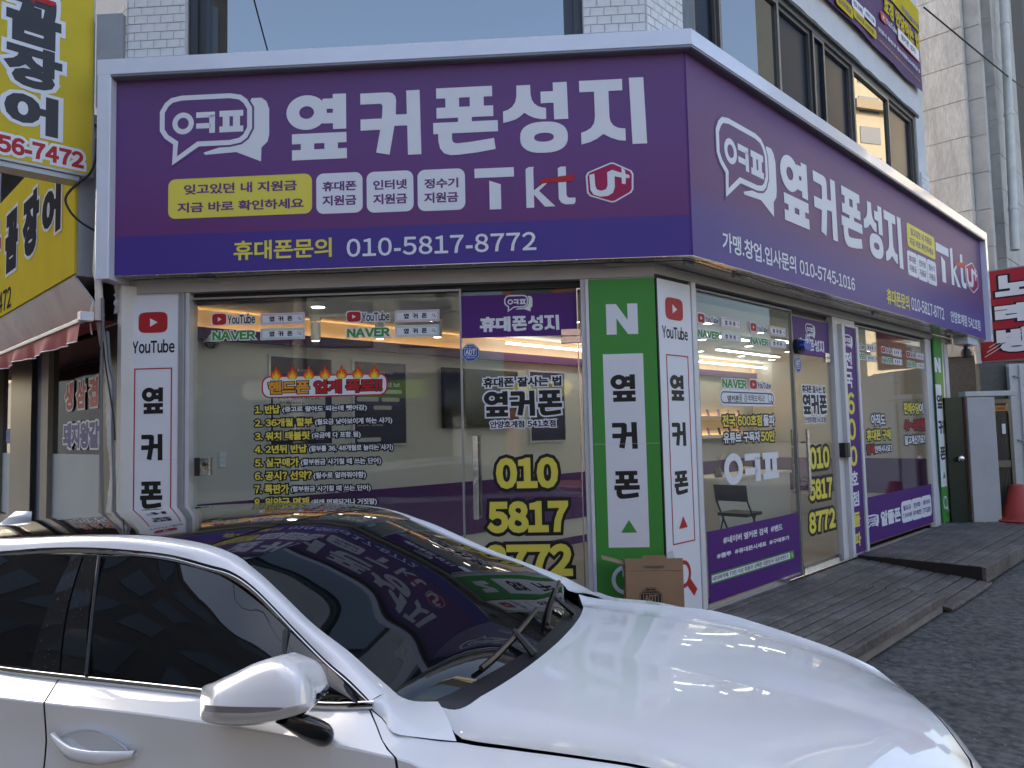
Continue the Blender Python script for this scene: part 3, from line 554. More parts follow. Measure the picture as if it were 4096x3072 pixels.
def poly(parent, pl, pts, m, w=.002, t=.0015, name='logo', box=None):
    """box=(bl,tr,W,H): points given on a W x H drawing, y down, placed in that rectangle"""
    if box:
        (u0, z0), (u1, z1) = pl.uv(*box[0]), pl.uv(*box[1]); P = [(u0+x/box[2]*(u1-u0), z1-y/box[3]*(z1-z0)) for x, y in pts]
    else: P = [pl.uv(*q) for q in pts]
    return obj(name, MB().prism(pl, P, w, w+t), m, parent)
def telcos(parent, pl, tb, kb, ub):
    bx = (*tb, 154, 172); poly(parent, pl, R4(0, 0, 154, 39), 'white_vinyl', box=bx, name='letter_t_bar'); poly(parent, pl, [(57, 52), (102, 69), (102, 172), (57, 172)], 'white_vinyl', box=bx, name='letter_t_stem')
    bx = (*kb, 190, 165)
    poly(parent, pl, [(0, 8), (12, 0), (32, 0), (30, 10), (30, 96), (62, 72), (74, 62), (84, 62), (80, 70), (50, 98), (112, 163), (72, 163), (30, 112), (30, 165), (0, 165)], 'white_vinyl', box=bx, name='letter_k')
    poly(parent, pl, [(125, 10), (135, 4), (156, 4), (156, 50), (125, 50)], 'white_vinyl', box=bx, name='letter_t'); poly(parent, pl, [(125, 66), (156, 66), (156, 120), (160, 128), (168, 131), (190, 131), (190, 148), (184, 157), (152, 157), (136, 150), (126, 134)], 'white_vinyl', box=bx, name='letter_t_foot')
    poly(parent, pl, [(48, 74), (58, 58), (74, 49), (180, 38), (190, 35), (189, 54), (178, 64), (150, 67), (90, 67), (64, 70)], 'red_vinyl', box=bx, w=.0025, name='red_swoosh')
    bx = (*ub, 188, 168); h = [(8, 38), (98, 2), (110, 2), (178, 38), (186, 52), (184, 116), (176, 130), (112, 166), (98, 168), (14, 138), (3, 124), (0, 54)]
    poly(parent, pl, h, 'white_vinyl', box=bx, name='hexagon_edge'); cx = [(x+(94-x)*.075, y+(84-y)*.075) for x, y in h]; poly(parent, pl, cx, 'magenta_vinyl', box=bx, w=.0036, name='hexagon')
    poly(parent, pl, [(14, 50), (34, 46), (36, 96), (42, 112), (60, 118), (78, 112), (84, 96), (84, 42), (104, 33), (126, 42), (140, 47), (140, 24), (153, 36), (155, 52), (170, 58), (170, 70), (156, 68), (154, 94), (140, 92), (139, 66), (112, 60), (112, 104), (104, 128), (84, 140), (54, 142), (28, 132), (17, 112)], 'white_vinyl', box=bx, w=.0052, name='plus_u')
telcos(sign, F, ((1901, 841), (2055, 669)), ((2106, 832), (2298, 661)), ((2346, 815), (2534, 645)))
TX(sign, F, '휴대폰문의', (935, 1042), (1327, 950), 'yellow_vinyl', .022); TX(sign, F, '010-5817-8772', (1387, 1029), (2144, 927), 'white_vinyl', .018, track=1.25)
# side face
F = SRp
zt_, zb_ = F.z(3222, 655), F.z(3141, 884); zt_ = (F.z(3222, 657)+F.z(3602, 879))/2; zb_ = (F.z(3150, 886)+F.z(3613, 1076))/2
ux = [(F.u(3124, 780), F.u(3231, 790)), (F.u(3257, 850), F.u(3345, 860)), (F.u(3366, 900), F.u(3447, 900)), (F.u(3457, 950), F.u(3530, 950)), (F.u(3541, 1000), F.u(3608, 990))]
bigs(sign, F, '옆커폰성지', [((a, zb_), (b, zt_)) for a, b in ux], 'white_vinyl', w=.002, th=.003, px=False, name='shop_name')
bubble(sign, F, (F.u(2866, 620), zb_-.02), (F.u(3103, 700), zt_+.03), 'sign_purple_side', w=.002, px=False)
def rect_uz(pl, l, r, t, b): return ((pl.u(*l), pl.z(*b)), (pl.u(*r), pl.z(*t)))
c = rr(sign, F, (3630, 985), (3736, 951), .05, 'yellow_vinyl'); (u0, z0), (u1, z1) = F.uv(3630, 985), F.uv(3736, 951); H = z1-z0; Wd = u1-u0
TX(c, F, '잊고있던 내 지원금', (u0+Wd*.12, z0+H*.55), (u0+Wd*.88, z0+H*.86), 'sign_purple_side', .03, w=.004, px=False); TX(c, F, '지금 바로 확인하세요', (u0+Wd*.07, z0+H*.13), (u0+Wd*.93, z0+H*.44), 'sign_purple_side', .03, w=.004, px=False)
for bl, tr, t1 in (((3632, 1098), (3667, 1018), '휴대폰'), ((3673, 1116), (3705, 1035), '인터넷'), ((3712, 1132), (3742, 1052), '정수기')):
    (u0, z0), (u1, z1) = F.uv(*bl), F.uv(*tr); H = z1-z0; Wd = u1-u0; c = rr(sign, F, bl, tr, .05, 'white_vinyl')
    TX(c, F, t1, (u0+Wd*.15, z0+H*.55), (u0+Wd*.85, z0+H*.82), 'sign_purple_side', .03, w=.004, px=False); TX(c, F, '지원금', (u0+Wd*.15, z0+H*.18), (u0+Wd*.85, z0+H*.45), 'sign_purple_side', .03, w=.004, px=False)
telcos(sign, F, ((3750, 1118), (3792, 996)), ((3807, 1138), (3857, 1022)), ((3865, 1160), (3908, 1062)))
TX(sign, F, '가맹.창업.입사문의 010-5745-1016', (2890, 1003), (3417, 1108), 'white_vinyl', .02); TX(sign, F, '휴대폰문의', (3548, 1215), (3635, 1183), 'yellow_vinyl', .025)
TX(sign, F, '010-5817-8772', (3646, 1239), (3774, 1233), 'white_vinyl', .02); TX(sign, F, '안양호계점 541호점', (3803.5, 1288), (3919, 1282), 'white_vinyl', .022)
# ------------------------------------------------------------------ pillar signs
def psign(name, label, pl, x0, x1, z0, z1, bg):
    t = thing(name, label, 'sign', pl.pt((x0+x1)/2, z0)); obj('panel', MB().bbox(pl, x0, x1, z0, z1, -.010, .012, .002), bg, t); return t
P = L.off(.016)
ps = psign('pillar_sign', 'tall white pillar sign with red play badge, left of the front pane', L, L.u(508, 1600), L.u(714, 1600), FLOOR+.02, zl-.02, 'white_vinyl')
yt_icon(ps, P, (553, 1333), (670, 1246), w=-.003); TX(ps, P, 'YouTube', (527, 1415), (698, 1356), 'black_vinyl', .03, w=-.003)
def border(parent, pl, u0, z0, u1, z1, t, m): return obj('border', MB().ring(pl, R4(u0, z0, u1, z1), R4(u0+t, z0+t, u1-t, z1-t), -.003, -.0015), m, parent)
border(ps, P, P.u(534, 1700), P.z(2520, 2185), P.u(687, 1600), P.z(612, 1472), .010, 'red_vinyl')
bigs(ps, P, '옆커폰', [((566, 1656), (652, 1549)), ((564, 1843), (650, 1736)), ((559, 2036), (649, 1925))], 'black_vinyl', w=-.003, th=.0015)
obj('triangle', MB().prism(P, [P.uv(572, 2170), P.uv(636, 2168), P.uv(604, 2118)], -.003, -.0015), 'red_vinyl', ps); lens(ps, P, P.uv(620, 2360), .10, 'red_vinyl', -.003, .3)
obj('sheet_joint', MB().box(P, P.u(509, 1841), P.u(713, 1841), P.z(600, 1840)-.001, P.z(600, 1840)+.001, -.004, -.0035), 'pale_vinyl', ps)
for a, b in ((L.u(492, 1600), L.u(506, 1600)), (L.u(716, 1600), L.u(738, 1600))): obj('edge_strip', MB().bbox(L, a, b, FLOOR+.01, zl-.006, -.010, .02, .003), 'grey_metal', ps)
pg = psign('pillar_sign', 'tall green pillar sign with white N, on the front side of the corner pillar', L, L.u(2368, 1600), LW-.006, FLOOR+.02, zl-.012, 'green_vinyl')
poly(pg, P, [(0, 100), (0, 0), (32, 0), (68, 54), (68, 0), (100, 0), (100, 100), (68, 100), (32, 47), (32, 100)], 'white_vinyl', w=-.003, box=((2427, 1339), (2549, 1213), 100, 100), name='letter_n')
obj('white_field', MB().box(P, P.u(2420, 1700), P.u(2582, 1700), P.z(2520, 2190), P.z(2490, 1415), -.0035, -.0022), 'white_vinyl', pg)
bigs(pg, P, '옆커폰', [((2444, 1608), (2540, 1497)), ((2451, 1797), (2548, 1688)), ((2459, 1996), (2557, 1883))], 'black_vinyl', w=-.0025, th=.0015)
poly(pg, P, [(2485, 2131), (2549, 2130), (2516, 2080)], 'green_vinyl', w=-.0025, name='triangle'); lens(pg, P, P.uv(2505, 2320), .115, 'white_vinyl', -.003, .27)
obj('sheet_joint', MB().box(P, P.u(2373, 1780), P.u(2640, 1770), P.z(2500, 1775)-.001, P.z(2500, 1775)+.001, -.004, -.0008), 'pale_vinyl', pg)
obj('edge_strip', MB().bbox(L, L.u(2352, 1600), L.u(2366, 1600), FLOOR+.01, zl-.008, -.010, .016, .003), 'white_metal', pg)
PR = R.off(.016)
pw = psign('pillar_sign', 'tall white pillar sign with red play badge, on the side face of the corner pillar', R, .014, R.u(2772, 1600), FLOOR+.02, zl-.014, 'white_vinyl')
yt_icon(pw, PR, (2664, 1275), (2731, 1199), w=-.003); TX(pw, PR, 'YouTube', (2650, 1350), (2751, 1313), 'black_vinyl', .03, w=-.003)
border(pw, PR, PR.u(2676, 1700), PR.z(2693, 2182), PR.u(2764, 1700), PR.z(2661, 1415), .010, 'red_vinyl')
bigs(pw, PR, '옆커폰', [((2684, 1602), (2734, 1502)), ((2692, 1786), (2743, 1689)), ((2701, 1982), (2752, 1881))], 'black_vinyl', w=-.003, th=.0015)
poly(pw, PR, [(2718, 2116), (2752, 2108), (2734, 2065)], 'red_vinyl', w=-.003, name='triangle'); lens(pw, PR, PR.uv(2736, 2297), .112, 'red_vinyl', -.003, .3)
obj('edge_strip', MB().bbox(R, R.u(2775, 1600), R.u(2793, 1600), FLOOR+.01, zr-.004, -.010, .018, .003), 'white_metal', pw)
obj('corner_edge', MB().box(R, -.004, .012, FLOOR+.01, zl-.012, -.004, .010), 'rubber', pw)
pp = psign('pillar_sign', 'narrow purple strip sign beside the side door', R, R.u(3384, 1600), R.u(3428, 1600), FLOOR+.03, R.z(3390, 1312), 'purple_vinyl')
for ch, l, r, t, b, m in (('전', 3382, 3407, 1408, 1471, 0), ('국', 3386, 3410, 1488, 1549, 0), ('6', 3392, 3417, 1569, 1657, 1), ('0', 3396, 3422, 1672, 1761, 1), ('0', 3403, 3428, 1781, 1866, 1), ('호', 3408, 3432, 1881, 1943, 0), ('점', 3412, 3436, 1962, 2027, 0), ('돌', 3417, 3441, 2045, 2110, 1), ('파', 3422, 3444, 2124, 2189, 1)):
    TX(pp, PR, ch, (l, b+1), (r, t+1), ('white_vinyl', 'yellow_vinyl')[m], .035, w=-.003)
bubble(pp, PR, (3374, 1390), (3409, 1342), 'purple_vinyl', w=-.003)
for a, b in ((R.u(3372, 1600), R.u(3383, 1600)), (R.u(3429, 1600), R.u(3438, 1600))): obj('edge_strip', MB().bbox(R, a, b, FLOOR+.0, R.z(3390, 1303), -.018, .03, .003), 'white_metal', pp)
obj('top_strip', MB().bbox(R, R.u(3384, 1600), R.u(3428, 1600), R.z(3390, 1311), R.z(3390, 1303), -.018, .03, .003), 'white_metal', pp)
pf = psign('pillar_sign', 'narrow green and white strip sign at the far end of the side front', R, R.u(3744, 1600), R.u(3776, 1600), FLOOR+.02, R.z(3745, 1352), 'green_vinyl')
poly(pf, PR, [(0, 100), (0, 0), (32, 0), (68, 54), (68, 0), (100, 0), (100, 100), (68, 100), (32, 47), (32, 100)], 'white_vinyl', w=-.003, box=((3741, 1488), (3761, 1433), 100, 100), name='letter_n')
obj('white_field', MB().box(PR, PR.u(3749, 1650), PR.u(3771, 1650), PR.z(3780, 1946), PR.z(3755, 1538), -.0035, -.0022), 'white_vinyl', pf)
bigs(pf, PR, '옆커폰', [((3750, 1634), (3768, 1580)), ((3757, 1737), (3775, 1682)), ((3764, 1841), (3781, 1786))], 'black_vinyl', w=-.0025, th=.0012)
poly(pf, PR, [(3773, 1914), (3783, 1911), (3777, 1888)], 'green_vinyl', w=-.0025, name='triangle'); lens(pf, PR, PR.uv(3783, 2010), .10, 'white_vinyl', -.003, .25)
# ------------------------------------------------------------------ stickers and lettering on the panes
def ytset(par, pl, icon, yt, nv, boxes, halo=.008):
    if icon: yt_icon(par, pl, *icon, w=.004, halo=halo)
    TX(par, pl, 'YouTube', *yt, 'black_vinyl', .03, out='white_vinyl', grow=halo); TX(par, pl, 'NAVER', *nv, 'green_vinyl', .05, out='white_vinyl', grow=halo)
    for b, m in zip(boxes, ('red_vinyl', 'green_vinyl')): searchbox(par, pl, *b, m)
ytset(fw, GL, ((850, 1301), (906, 1254)), ((911, 1297), (1021, 1256)), ((850, 1362), (1024, 1321)), [((1042, 1301), (1220, 1249)), ((1042, 1361), (1220, 1309))])
ytset(fw, GL, ((1388, 1288), (1443, 1246)), ((1448, 1286), (1559, 1246)), ((1389, 1350), (1561, 1310)), [((1580, 1290), (1757, 1237)), ((1580, 1350), (1757, 1297))])
# banner with flames
rr(fw, GL, (1047, 1594), (1551, 1491), .07, 'red_vinyl', .002, .001, 'banner_edge'); rr(fw, GL, (1053, 1588), (1545, 1497), .06, 'white_vinyl', .003, .0012, 'banner')
TX(fw, GL, '핸드폰', (1073, 1578), (1239, 1521), 'orange_vinyl', .045, out='black_vinyl', grow=.007, w=.0045); TX(fw, GL, '업계', (1256, 1575), (1366, 1519), 'red_vinyl', .045, out='black_vinyl', grow=.007, w=.0045); TX(fw, GL, '폭로!!', (1384, 1571), (1528, 1516), 'red_vinyl', .045, out='black_vinyl', grow=.007, w=.0045)
FL = [(.5, 1), (.62, .86), (.60, .66), (.72, .74), (.78, .62), (.92, .44), (.98, .26), (.90, .10), (.72, 0), (.5, -.02), (.28, 0), (.10, .10), (.02, .26), (.08, .46), (.18, .66), (.24, .52), (.32, .60), (.40, .78)]
for i in range(7):
    x = 1105+65.4*i; y = 1519-i*.9; (u0, z0), (u1, z1) = GL.uv(x-24, y), GL.uv(x+24, y-57); c = (u0+u1)/2
    for s, m, w in ((1, 'flame_red', .0062), (.78, 'flame_orange', .0068), (.52, 'flame_yellow', .0074)):
        obj('flame', MB().prism(GL, [(c+(px-.5)*(u1-u0)*s, z0+max(pz, 0)*(z1-z0)*s*(1 if s == 1 else .9)) for px, pz in FL], w-.0005, w), m, fw)
rows = [('1. 반납', (1021, 1656), (1120, 1620), '(중고로 팔아도 되는데 뺏어감)', (1130, 1652), (1468, 1618)), ('2. 36개월 할부', (1020, 1709), (1251, 1670), '(월요금 낮아보이게 하는 사기)', (1261, 1703), (1569, 1668)),
 ('3. 워치 태블릿', (1020, 1763), (1240, 1724), '(요금에 다 포함 됨)', (1248, 1756), (1443, 1725)), ('4. 2년뒤 반납', (1020, 1815), (1228, 1777), '(할부를 36, 48개월로 늘리는 사기)', (1237, 1810), (1573, 1775)),
 ('5. 실구매가', (1020, 1869), (1196, 1831), '(할부원금 사기칠 때 쓰는 단어)', (1204, 1864), (1525, 1829)), ('6. 공시? 선약?', (1020, 1922), (1248, 1882), '(필수로 알려줘야함)', (1255, 1918), (1464, 1885)),
 ('7. 특판가', (1019, 1976), (1157, 1936), '(할부원금 사기칠 때 쓰는 단어)', (1163, 1971), (1483, 1938)), ('8. 위약금 면제', (1018, 2030), (1237, 1988), '(원래 면제되거나 거짓말)', (1245, 2025), (1508, 1992))]
for a, b, c, d, e, f in rows:
    TX(fw, GL, a, b, c, 'yellow_vinyl', .035, out='black_vinyl', grow=.012); TX(fw, GL, d, e, f, 'white_vinyl', .03, out='black_vinyl', grow=.011)
# front door
(u0, z0), (u1, z1) = GL.uv(1840, 1354), GL.uv(2314, 1150); hp = obj('header_film', MB().box(GL, u0+.004, du1-.012, zt+.002, zgl-.03, .0005, .0015), 'purple_vinyl', fd)
bubble(fd, GL, (2018, 1249), (2129, 1178), 'purple_vinyl', w=.0017)
sp = row(GL, '휴대폰성지', (1920, 1329), (2236, 1259), .1)
bigs(fd, GL, '폰성지', [(a, b) for a, b in sp[2:]], 'white_vinyl', w=.002, th=.0012, px=False); TX(fd, GL, '휴대', sp[0][0], sp[1][1], 'white_vinyl', .055, px=False, w=.002)
adt(fd, GL, GL.uv(1882, 1411), .076, .076)
TX(fd, GL, '휴대폰 잘사는 법', (1933, 1551), (2245, 1503), 'black_vinyl', .04, out='white_vinyl', grow=.010); TX(fd, GL, '안양호계점 541호점', (1961, 1713), (2222, 1678), 'black_vinyl', .035, out='white_vinyl', grow=.009)
bigs(fd, GL, '옆커폰', row(GL, '옆커폰', (1937, 1668), (2247, 1559), .12), 'black_vinyl', out='white_vinyl', grow=.013, px=False, w=.004)
for s, bl, tr in (('010', (1985, 1957), (2231, 1826)), ('5817', (1949, 2134), (2272, 2000)), ('8772', (1940, 2310), (2289, 2173))): TX(fd, GL, s, bl, tr, 'yellow_vinyl', .06, out='black_vinyl', grow=.026)
# lock on the front pane
lk = obj('door_lock', MB().bbox(GL, *[GL.u(787, 1865), GL.u(812, 1865)], GL.z(800, 1902), GL.z(800, 1830), 0, .05, .006), 'rubber', fw); obj('lock_plate', MB().bbox(GL, GL.u(810, 1865), GL.u(851, 1865), GL.z(830, 1899), GL.z(830, 1830), 0, .06, .008), 'steel', fw)
obj('lock_knob', MB().tube([GL.pt(GL.u(836, 1855), GL.z(836, 1855), .058), GL.pt(GL.u(836, 1855), GL.z(836, 1855), .09)], .018, 14), 'dark_metal', fw)
# side pane
ytset(wa, GR, ((2790, 1288), (2816, 1257)), ((2819, 1286), (2872, 1273)), ((2791, 1347), (2876, 1330)), [((2883, 1307), (2961, 1282)), ((2884.5, 1361), (2963, 1337))], .01)
ytset(wa, GR, ((3001, 1323), (3023, 1295)), ((3026, 1324), (3069, 1309)), ((3003, 1375), (3071, 1358)), [((3077.6, 1339), (3142, 1314)), ((3080, 1387), (3143.4, 1365))], .01)
TX(wa, GR, 'NAVER', (2888, 1550), (2986, 1521), 'green_vinyl', .05, out='white_vinyl', grow=.012); yt_icon(wa, GR, (2999, 1555), (3025, 1521), w=.004, halo=.012); TX(wa, GR, 'YouTube', (3028, 1553), (3081, 1531), 'black_vinyl', .03, out='white_vinyl', grow=.012)
(u0, z0), (u1, z1) = GR.uv(2878, 1622), GR.uv(3096, 1566); rr(wa, GR, (u0, z0), (u1, z1), .2, 'white_vinyl', .003, .001, 'search_pill', px=False)
obj('search_border', MB().ring(GR, rrect(u0+.02, z0+.02, u1-.02, z1-.02, .2), rrect(u0+.032, z0+.032, u1-.032, z1-.032, .2), .004, .0046), 'navy_vinyl', wa)
TX(wa, GR, '옆커폰', (2908, 1607), (2954, 1582), 'black_vinyl', .03, w=.0042); TX(wa, GR, '을 검색해보세요!', (2955, 1606), (3057, 1580), 'black_vinyl', .006, w=.0042); lens(wa, GR, GR.uv(3078, 1592), .045, 'charcoal_vinyl', .004, .16)
TX(wa, GR, '전국 600호점', (2888, 1708), (3045, 1659), 'yellow_vinyl', .035, out='black_vinyl', grow=.016); TX(wa, GR, '돌파', (3052, 1704), (3096, 1658), 'white_vinyl', .035, out='black_vinyl', grow=.016)
TX(wa, GR, '유튜브 구독자', (2893, 1775), (3038, 1725), 'white_vinyl', .035, out='black_vinyl', grow=.016); TX(wa, GR, '50만', (3043, 1768), (3097, 1721), 'yellow_vinyl', .035, out='black_vinyl', grow=.016)
def okp(par, pl, a, b, m='white_vinyl'):           # the three big shop letters
    (u0, z0), (u1, z1) = pl.uv(*a), pl.uv(*b); F = lambda P: _fix(pl, P, u0, z0, u1, z1)
    mb = MB().ring(pl, F(ell(.16, .5, .16, .5)), F(ell(.16, .5, .083, .27)), .003, .0042)
    for q in (R4(.36, .05, .64, .27), R4(.36, .52, .585, .73), R4(.545, .2, .64, .98), R4(.69, .06, 1, .28), R4(.69, .74, 1, .96), R4(.735, .27, .835, .75), R4(.875, .27, .965, .75)): mb.prism(pl, F(q), .003, .0042)
    obj('shop_initials', mb, m, par)
okp(wa, GR, (2898, 1944), (3110, 1800))
def film(par, pl, u0, u1, zbl, ztl, m='purple_vinyl'): return obj('foot_film', MB().box(pl, u0, u1, zbl, ztl, .0005, .0018), m, par)
zf0, zf1 = FLOOR+.012, GR.z(3000, 2091); film(wa, GR, GR.u(2801, 1600)+.02, GR.u(3180, 1700)-.03, zf0, zf1); print('film', zf0, zf1)
TX(wa, GR, '#네이버 옆커폰 검색  #밴드', (2892, 2178), (3128, 2094), 'white_vinyl', .035); TX(wa, GR, '#뽐뿌  #휴대폰시세표  #구매후기', (2866, 2237), (3154, 2141), 'white_vinyl', .035)
(u0, z0), (u1, z1) = GR.uv(2844, 2338), GR.uv(3174, 2200); obj('search_bar', MB().box(GR, u0, u1, z0, z1, .002, .003), 'green_vinyl', wa); H = z1-z0; obj('search_field', MB().box(GR, u0+H*.15, u1-H*1.1, z0+H*.15, z1-H*.15, .003, .0036), 'white_vinyl', wa)
TX(wa, GR, '네이버카페 70만 이상 회원이 선택한 대한민국 대표브랜드!!', (u0+H*.3, z0+H*.25), (u1-H*1.6, z0+H*.76), 'black_vinyl', .018, px=False, w=.0038); lens(wa, GR, (u1-H*.55, z0+H*.55), H*.2, 'white_vinyl', .0031, .25)
# side door
obj('header_film', MB().box(GR, e0+.01, GR.u(3313, 1350), zt2+.004, zgr-.03, .0005, .0018), 'purple_vinyl', sd); bubble(sd, GR, (3222, 1349), (3258, 1300), 'purple_vinyl', w=.002)
sp = row(GR, '휴대폰성지', (3194, 1396), (3294, 1366), .1); bigs(sd, GR, '폰성지', sp[2:], 'white_vinyl', w=.0022, th=.0012, px=False); TX(sd, GR, '휴대', sp[0][0], sp[1][1], 'white_vinyl', .055, px=False, w=.0022)
adt(sd, GR, GR.uv(3191, 1454), .085, .10)
TX(sd, GR, '휴대폰 잘사는 법', (3207, 1570), (3299, 1545), 'black_vinyl', .04, out='white_vinyl', grow=.012); bigs(sd, GR, '옆커폰', row(GR, '옆커폰', (3211, 1657), (3303, 1581), .12), 'black_vinyl', out='white_vinyl', grow=.018, px=False)
TX(sd, GR, '안양호계점 541호점', (3220, 1692), (3299, 1667), 'black_vinyl', .03, out='white_vinyl', grow=.010)
for s, bl, tr in (('010', (3239, 1880), (3314, 1783)), ('5817', (3237, 2006), (3326, 1906)), ('8772', (3237, 2138), (3338, 2028))): TX(sd, GR, s, bl, tr, 'yellow_vinyl', .055, out='black_vinyl', grow=.032)
# far side pane
z5 = lambda x, y: (3300+x/2.779, 1250+y/2.779)
ytset(wb, GR, None, (z5(345, 398), z5(432, 355)), (z5(335, 508), z5(438, 460)), [(z5(450, 425), z5(562, 368)), (z5(455, 535), z5(567, 485))], .01)
ytset(wb, GR, (z5(630, 437), z5(662, 388)), (z5(667, 445), z5(735, 400)), (z5(637, 555), z5(740, 510)), [(z5(747, 480), z5(848, 415)), (z5(755, 575), z5(855, 522))], .01)
ytset(wb, GR, (z5(908, 490), z5(938, 438)), (z5(942, 493), z5(1000, 450)), (z5(915, 597), z5(1005, 552)), [(z5(1012, 515), z5(1095, 462)), (z5(1018, 617), z5(1105, 570))], .01)
for s, bl, tr, m in (('판매수당', (3615.6, 1657), (3674, 1611), 'yellow_vinyl'), ('이', (3676, 1655), (3690, 1612), 'white_vinyl'), ('40~60만원', (3617, 1724), (3697, 1677), 'red_vinyl'), ('알고계신가요?', (3619, 1780), (3699, 1738), 'white_vinyl'),
    ('아직도', (3485, 1703), (3538, 1656), 'white_vinyl'), ('휴대폰 구매', (3467, 1764), (3560, 1715), 'yellow_vinyl'), ('검색', (3466, 1818), (3496, 1778), 'red_vinyl'), ('안하시나요?', (3499, 1812), (3566, 1777), 'white_vinyl')): TX(wb, GR, s, bl, tr, m, .035, out='black_vinyl', grow=.020)
film(wb, GR, GR.u(3436, 1600)+.03, GR.u(3724, 1650)-.03, GR.z(3463, 2180), GR.z(3457, 1993))
bubble(wb, GR, (3464, 2120), (3513, 2052), 'purple_vinyl', w=.002); TX(wb, GR, '알뜰폰', (3524, 2107), (3600, 2026), 'white_vinyl', .045)
for bl, tr, a, b in (((3608, 2094), (3647, 1997), '월요금', '7,900원'), ((3649, 2083), (3686, 1987), '전화', '무제한'), ((3688, 2072), (3722, 1977), '데이터', '7GB')):
    (u0, z0), (u1, z1) = GR.uv(*bl), GR.uv(*tr); w_, h_ = u1-u0, z1-z0; rr(wb, GR, bl, tr, .07, 'white_vinyl', .002, .001)
    TX(wb, GR, a, (u0+w_*.15, z0+h_*.56), (u0+w_*.85, z0+h_*.80), 'purple_vinyl', .03, px=False, w=.0034); TX(wb, GR, b, (u0+w_*.10, z0+h_*.20), (u0+w_*.9, z0+h_*.44), 'purple_vinyl', .03, px=False, w=.0034)
# alarm beacon and entry keypad
mat('alarm_blue', (.01, .06, .45), .12, coat=.5)
al = thing('alarm_beacon', 'blue security alarm beacon mounted above the side door', 'alarm', GR.pt(GR.u(3190, 1390), GR.z(3190, 1410), .03)); u0, z0 = GR.uv(3169, 1412); u1, z1 = GR.uv(3203, 1362)
obj('base_plate', MB().prism(GR, rrect(u0, z0, u1, z1, .1), .004, .05), 'rubber', al); obj('lens_dome', MB().prism(GR, rrect(u0+.03, z0+.03, u1-.01, z1-.02, .09), .05, .12), 'alarm_blue', al)
TX(al, GR, 'ADT', (u0+.06, z0+.10), (u1-.04, z0+.20), 'white_vinyl', .04, px=False, w=.121)
kp = thing('entry_keypad', 'small black keypad box fixed to the white post by the side door', 'keypad', R.pt(R.u(3375, 1800), R.z(3375, 1830), 0)); obj('case', MB().bbox(R, R.u(3364, 1800), R.u(3384, 1800), R.z(3375, 1829), R.z(3375, 1771), -.02, .05, .006), 'rubber', kp); obj('key_face', MB().bbox(R, R.u(3374, 1800), R.u(3383, 1800), R.z(3375, 1824), R.z(3375, 1776), .05, .053, .001), 'dark_metal', kp)
# ------------------------------------------------------------------ things inside the shop
mat('poster_navy', (.022, .014, .06), .3); mat('tv_black', (.006, .006, .007), .12); mat('paper_grey', (.55, .55, .55), .6); mat('desk_white', (.66, .64, .60), .35); mat('bag_black', (.02, .02, .022), .6); mat('lilac', (.42, .30, .55), .35); mat('cream', (.75, .68, .45), .35)
def poster(label, x0, y0, x1, y1, lines):
    (u0, z0), (u1, z1) = BW.uv(x0, y0), BW.uv(x1, y1); t = thing('poster', label, 'poster', BW.pt((u0+u1)/2, z0, .02), 'framed navy posters on the shop back wall'); obj('frame', MB().ring(BW, R4(u0-.02, z0-.02, u1+.02, z1+.02), R4(u0, z0, u1, z1), 0, .03), 'white_metal', t)
    s = obj('sheet', MB().box(BW, u0+.001, u1-.001, z0+.001, z1-.001, 0, .018), 'poster_navy', t); H, W = z1-z0, u1-u0
    for y, x, w, h, m, txt in lines:
        if txt: TX(s, BW, txt, (u0+W*x, z0+H*y), (u0+W*(x+w), z0+H*(y+h)), m, .02, px=False, w=.0195)
        else: rr(s, BW, (u0+W*x, z0+H*y), (u0+W*(x+w), z0+H*(y+h)), .02, m, .0185, .001, px=False)
    return t
poster('navy poster with a pale text panel, nearest the front pane list', 1078, 1781, 1321, 1440, [(.84, .42, .2, .03, 'pale_vinyl', '폰 선택의'), (.30, .04, .85, .34, 'paper_grey', None), (.52, .10, .7, .04, 'black_vinyl', '옆커폰은 대한민국 대표입니다.'), (.46, .14, .4, .03, 'black_vinyl', '연간 매장 방문자 수'), (.05, .04, .85, .18, 'paper_grey', None), (.14, .3, .45, .04, 'black_vinyl', '더하다')])
poster('navy poster with small speech bubbles, second from the left on the back wall', 1414, 1779, 1616, 1458, [(.86, .45, .3, .03, 'pale_vinyl', '알려주는'), (.70, .35, .55, .06, 'white_vinyl', '폰 정보'), (.62, .55, .38, .05, 'paper_grey', None), (.52, .05, .42, .05, 'paper_grey', None), (.52, .52, .36, .05, 'paper_grey', None), (.42, .36, .36, .05, 'paper_grey', None), (.27, .05, .38, .02, 'pale_vinyl', '휴대폰 커뮤니티'), (.22, .05, .5, .02, 'pale_vinyl', '회원이 선택한'), (.03, .05, .45, .05, 'paper_grey', None)])
poster('navy poster right of the television on the back wall', 2120, 1764, 2250, 1495, [(.84, .35, .4, .04, 'white_vinyl', '호점'), (.30, .3, .5, .025, 'pale_vinyl', '고객 만족'), (.24, .35, .4, .02, 'pale_vinyl', '서비스'), (.18, .3, .5, .02, 'pale_vinyl', '최저가 보상')])
(u0, z0), (u1, z1) = BW.uv(1761, 1712), BW.uv(2055, 1488); tv = thing('television', 'flat black television hung on the shop back wall', 'television', BW.pt((u0+u1)/2, z0, .05)); obj('case', MB().bbox(BW, u0, u1, z0, z1, .03, .075, .006), 'rubber', tv); obj('screen', MB().box(BW, u0+.015, u1-.015, z0+.03, z1-.015, .076, .078), 'tv_black', tv); obj('wall_mount', MB().box(BW, (u0+u1)/2-.1, (u0+u1)/2+.1, (z0+z1)/2-.1, (z0+z1)/2+.1, 0, .03), 'dark_metal', tv)
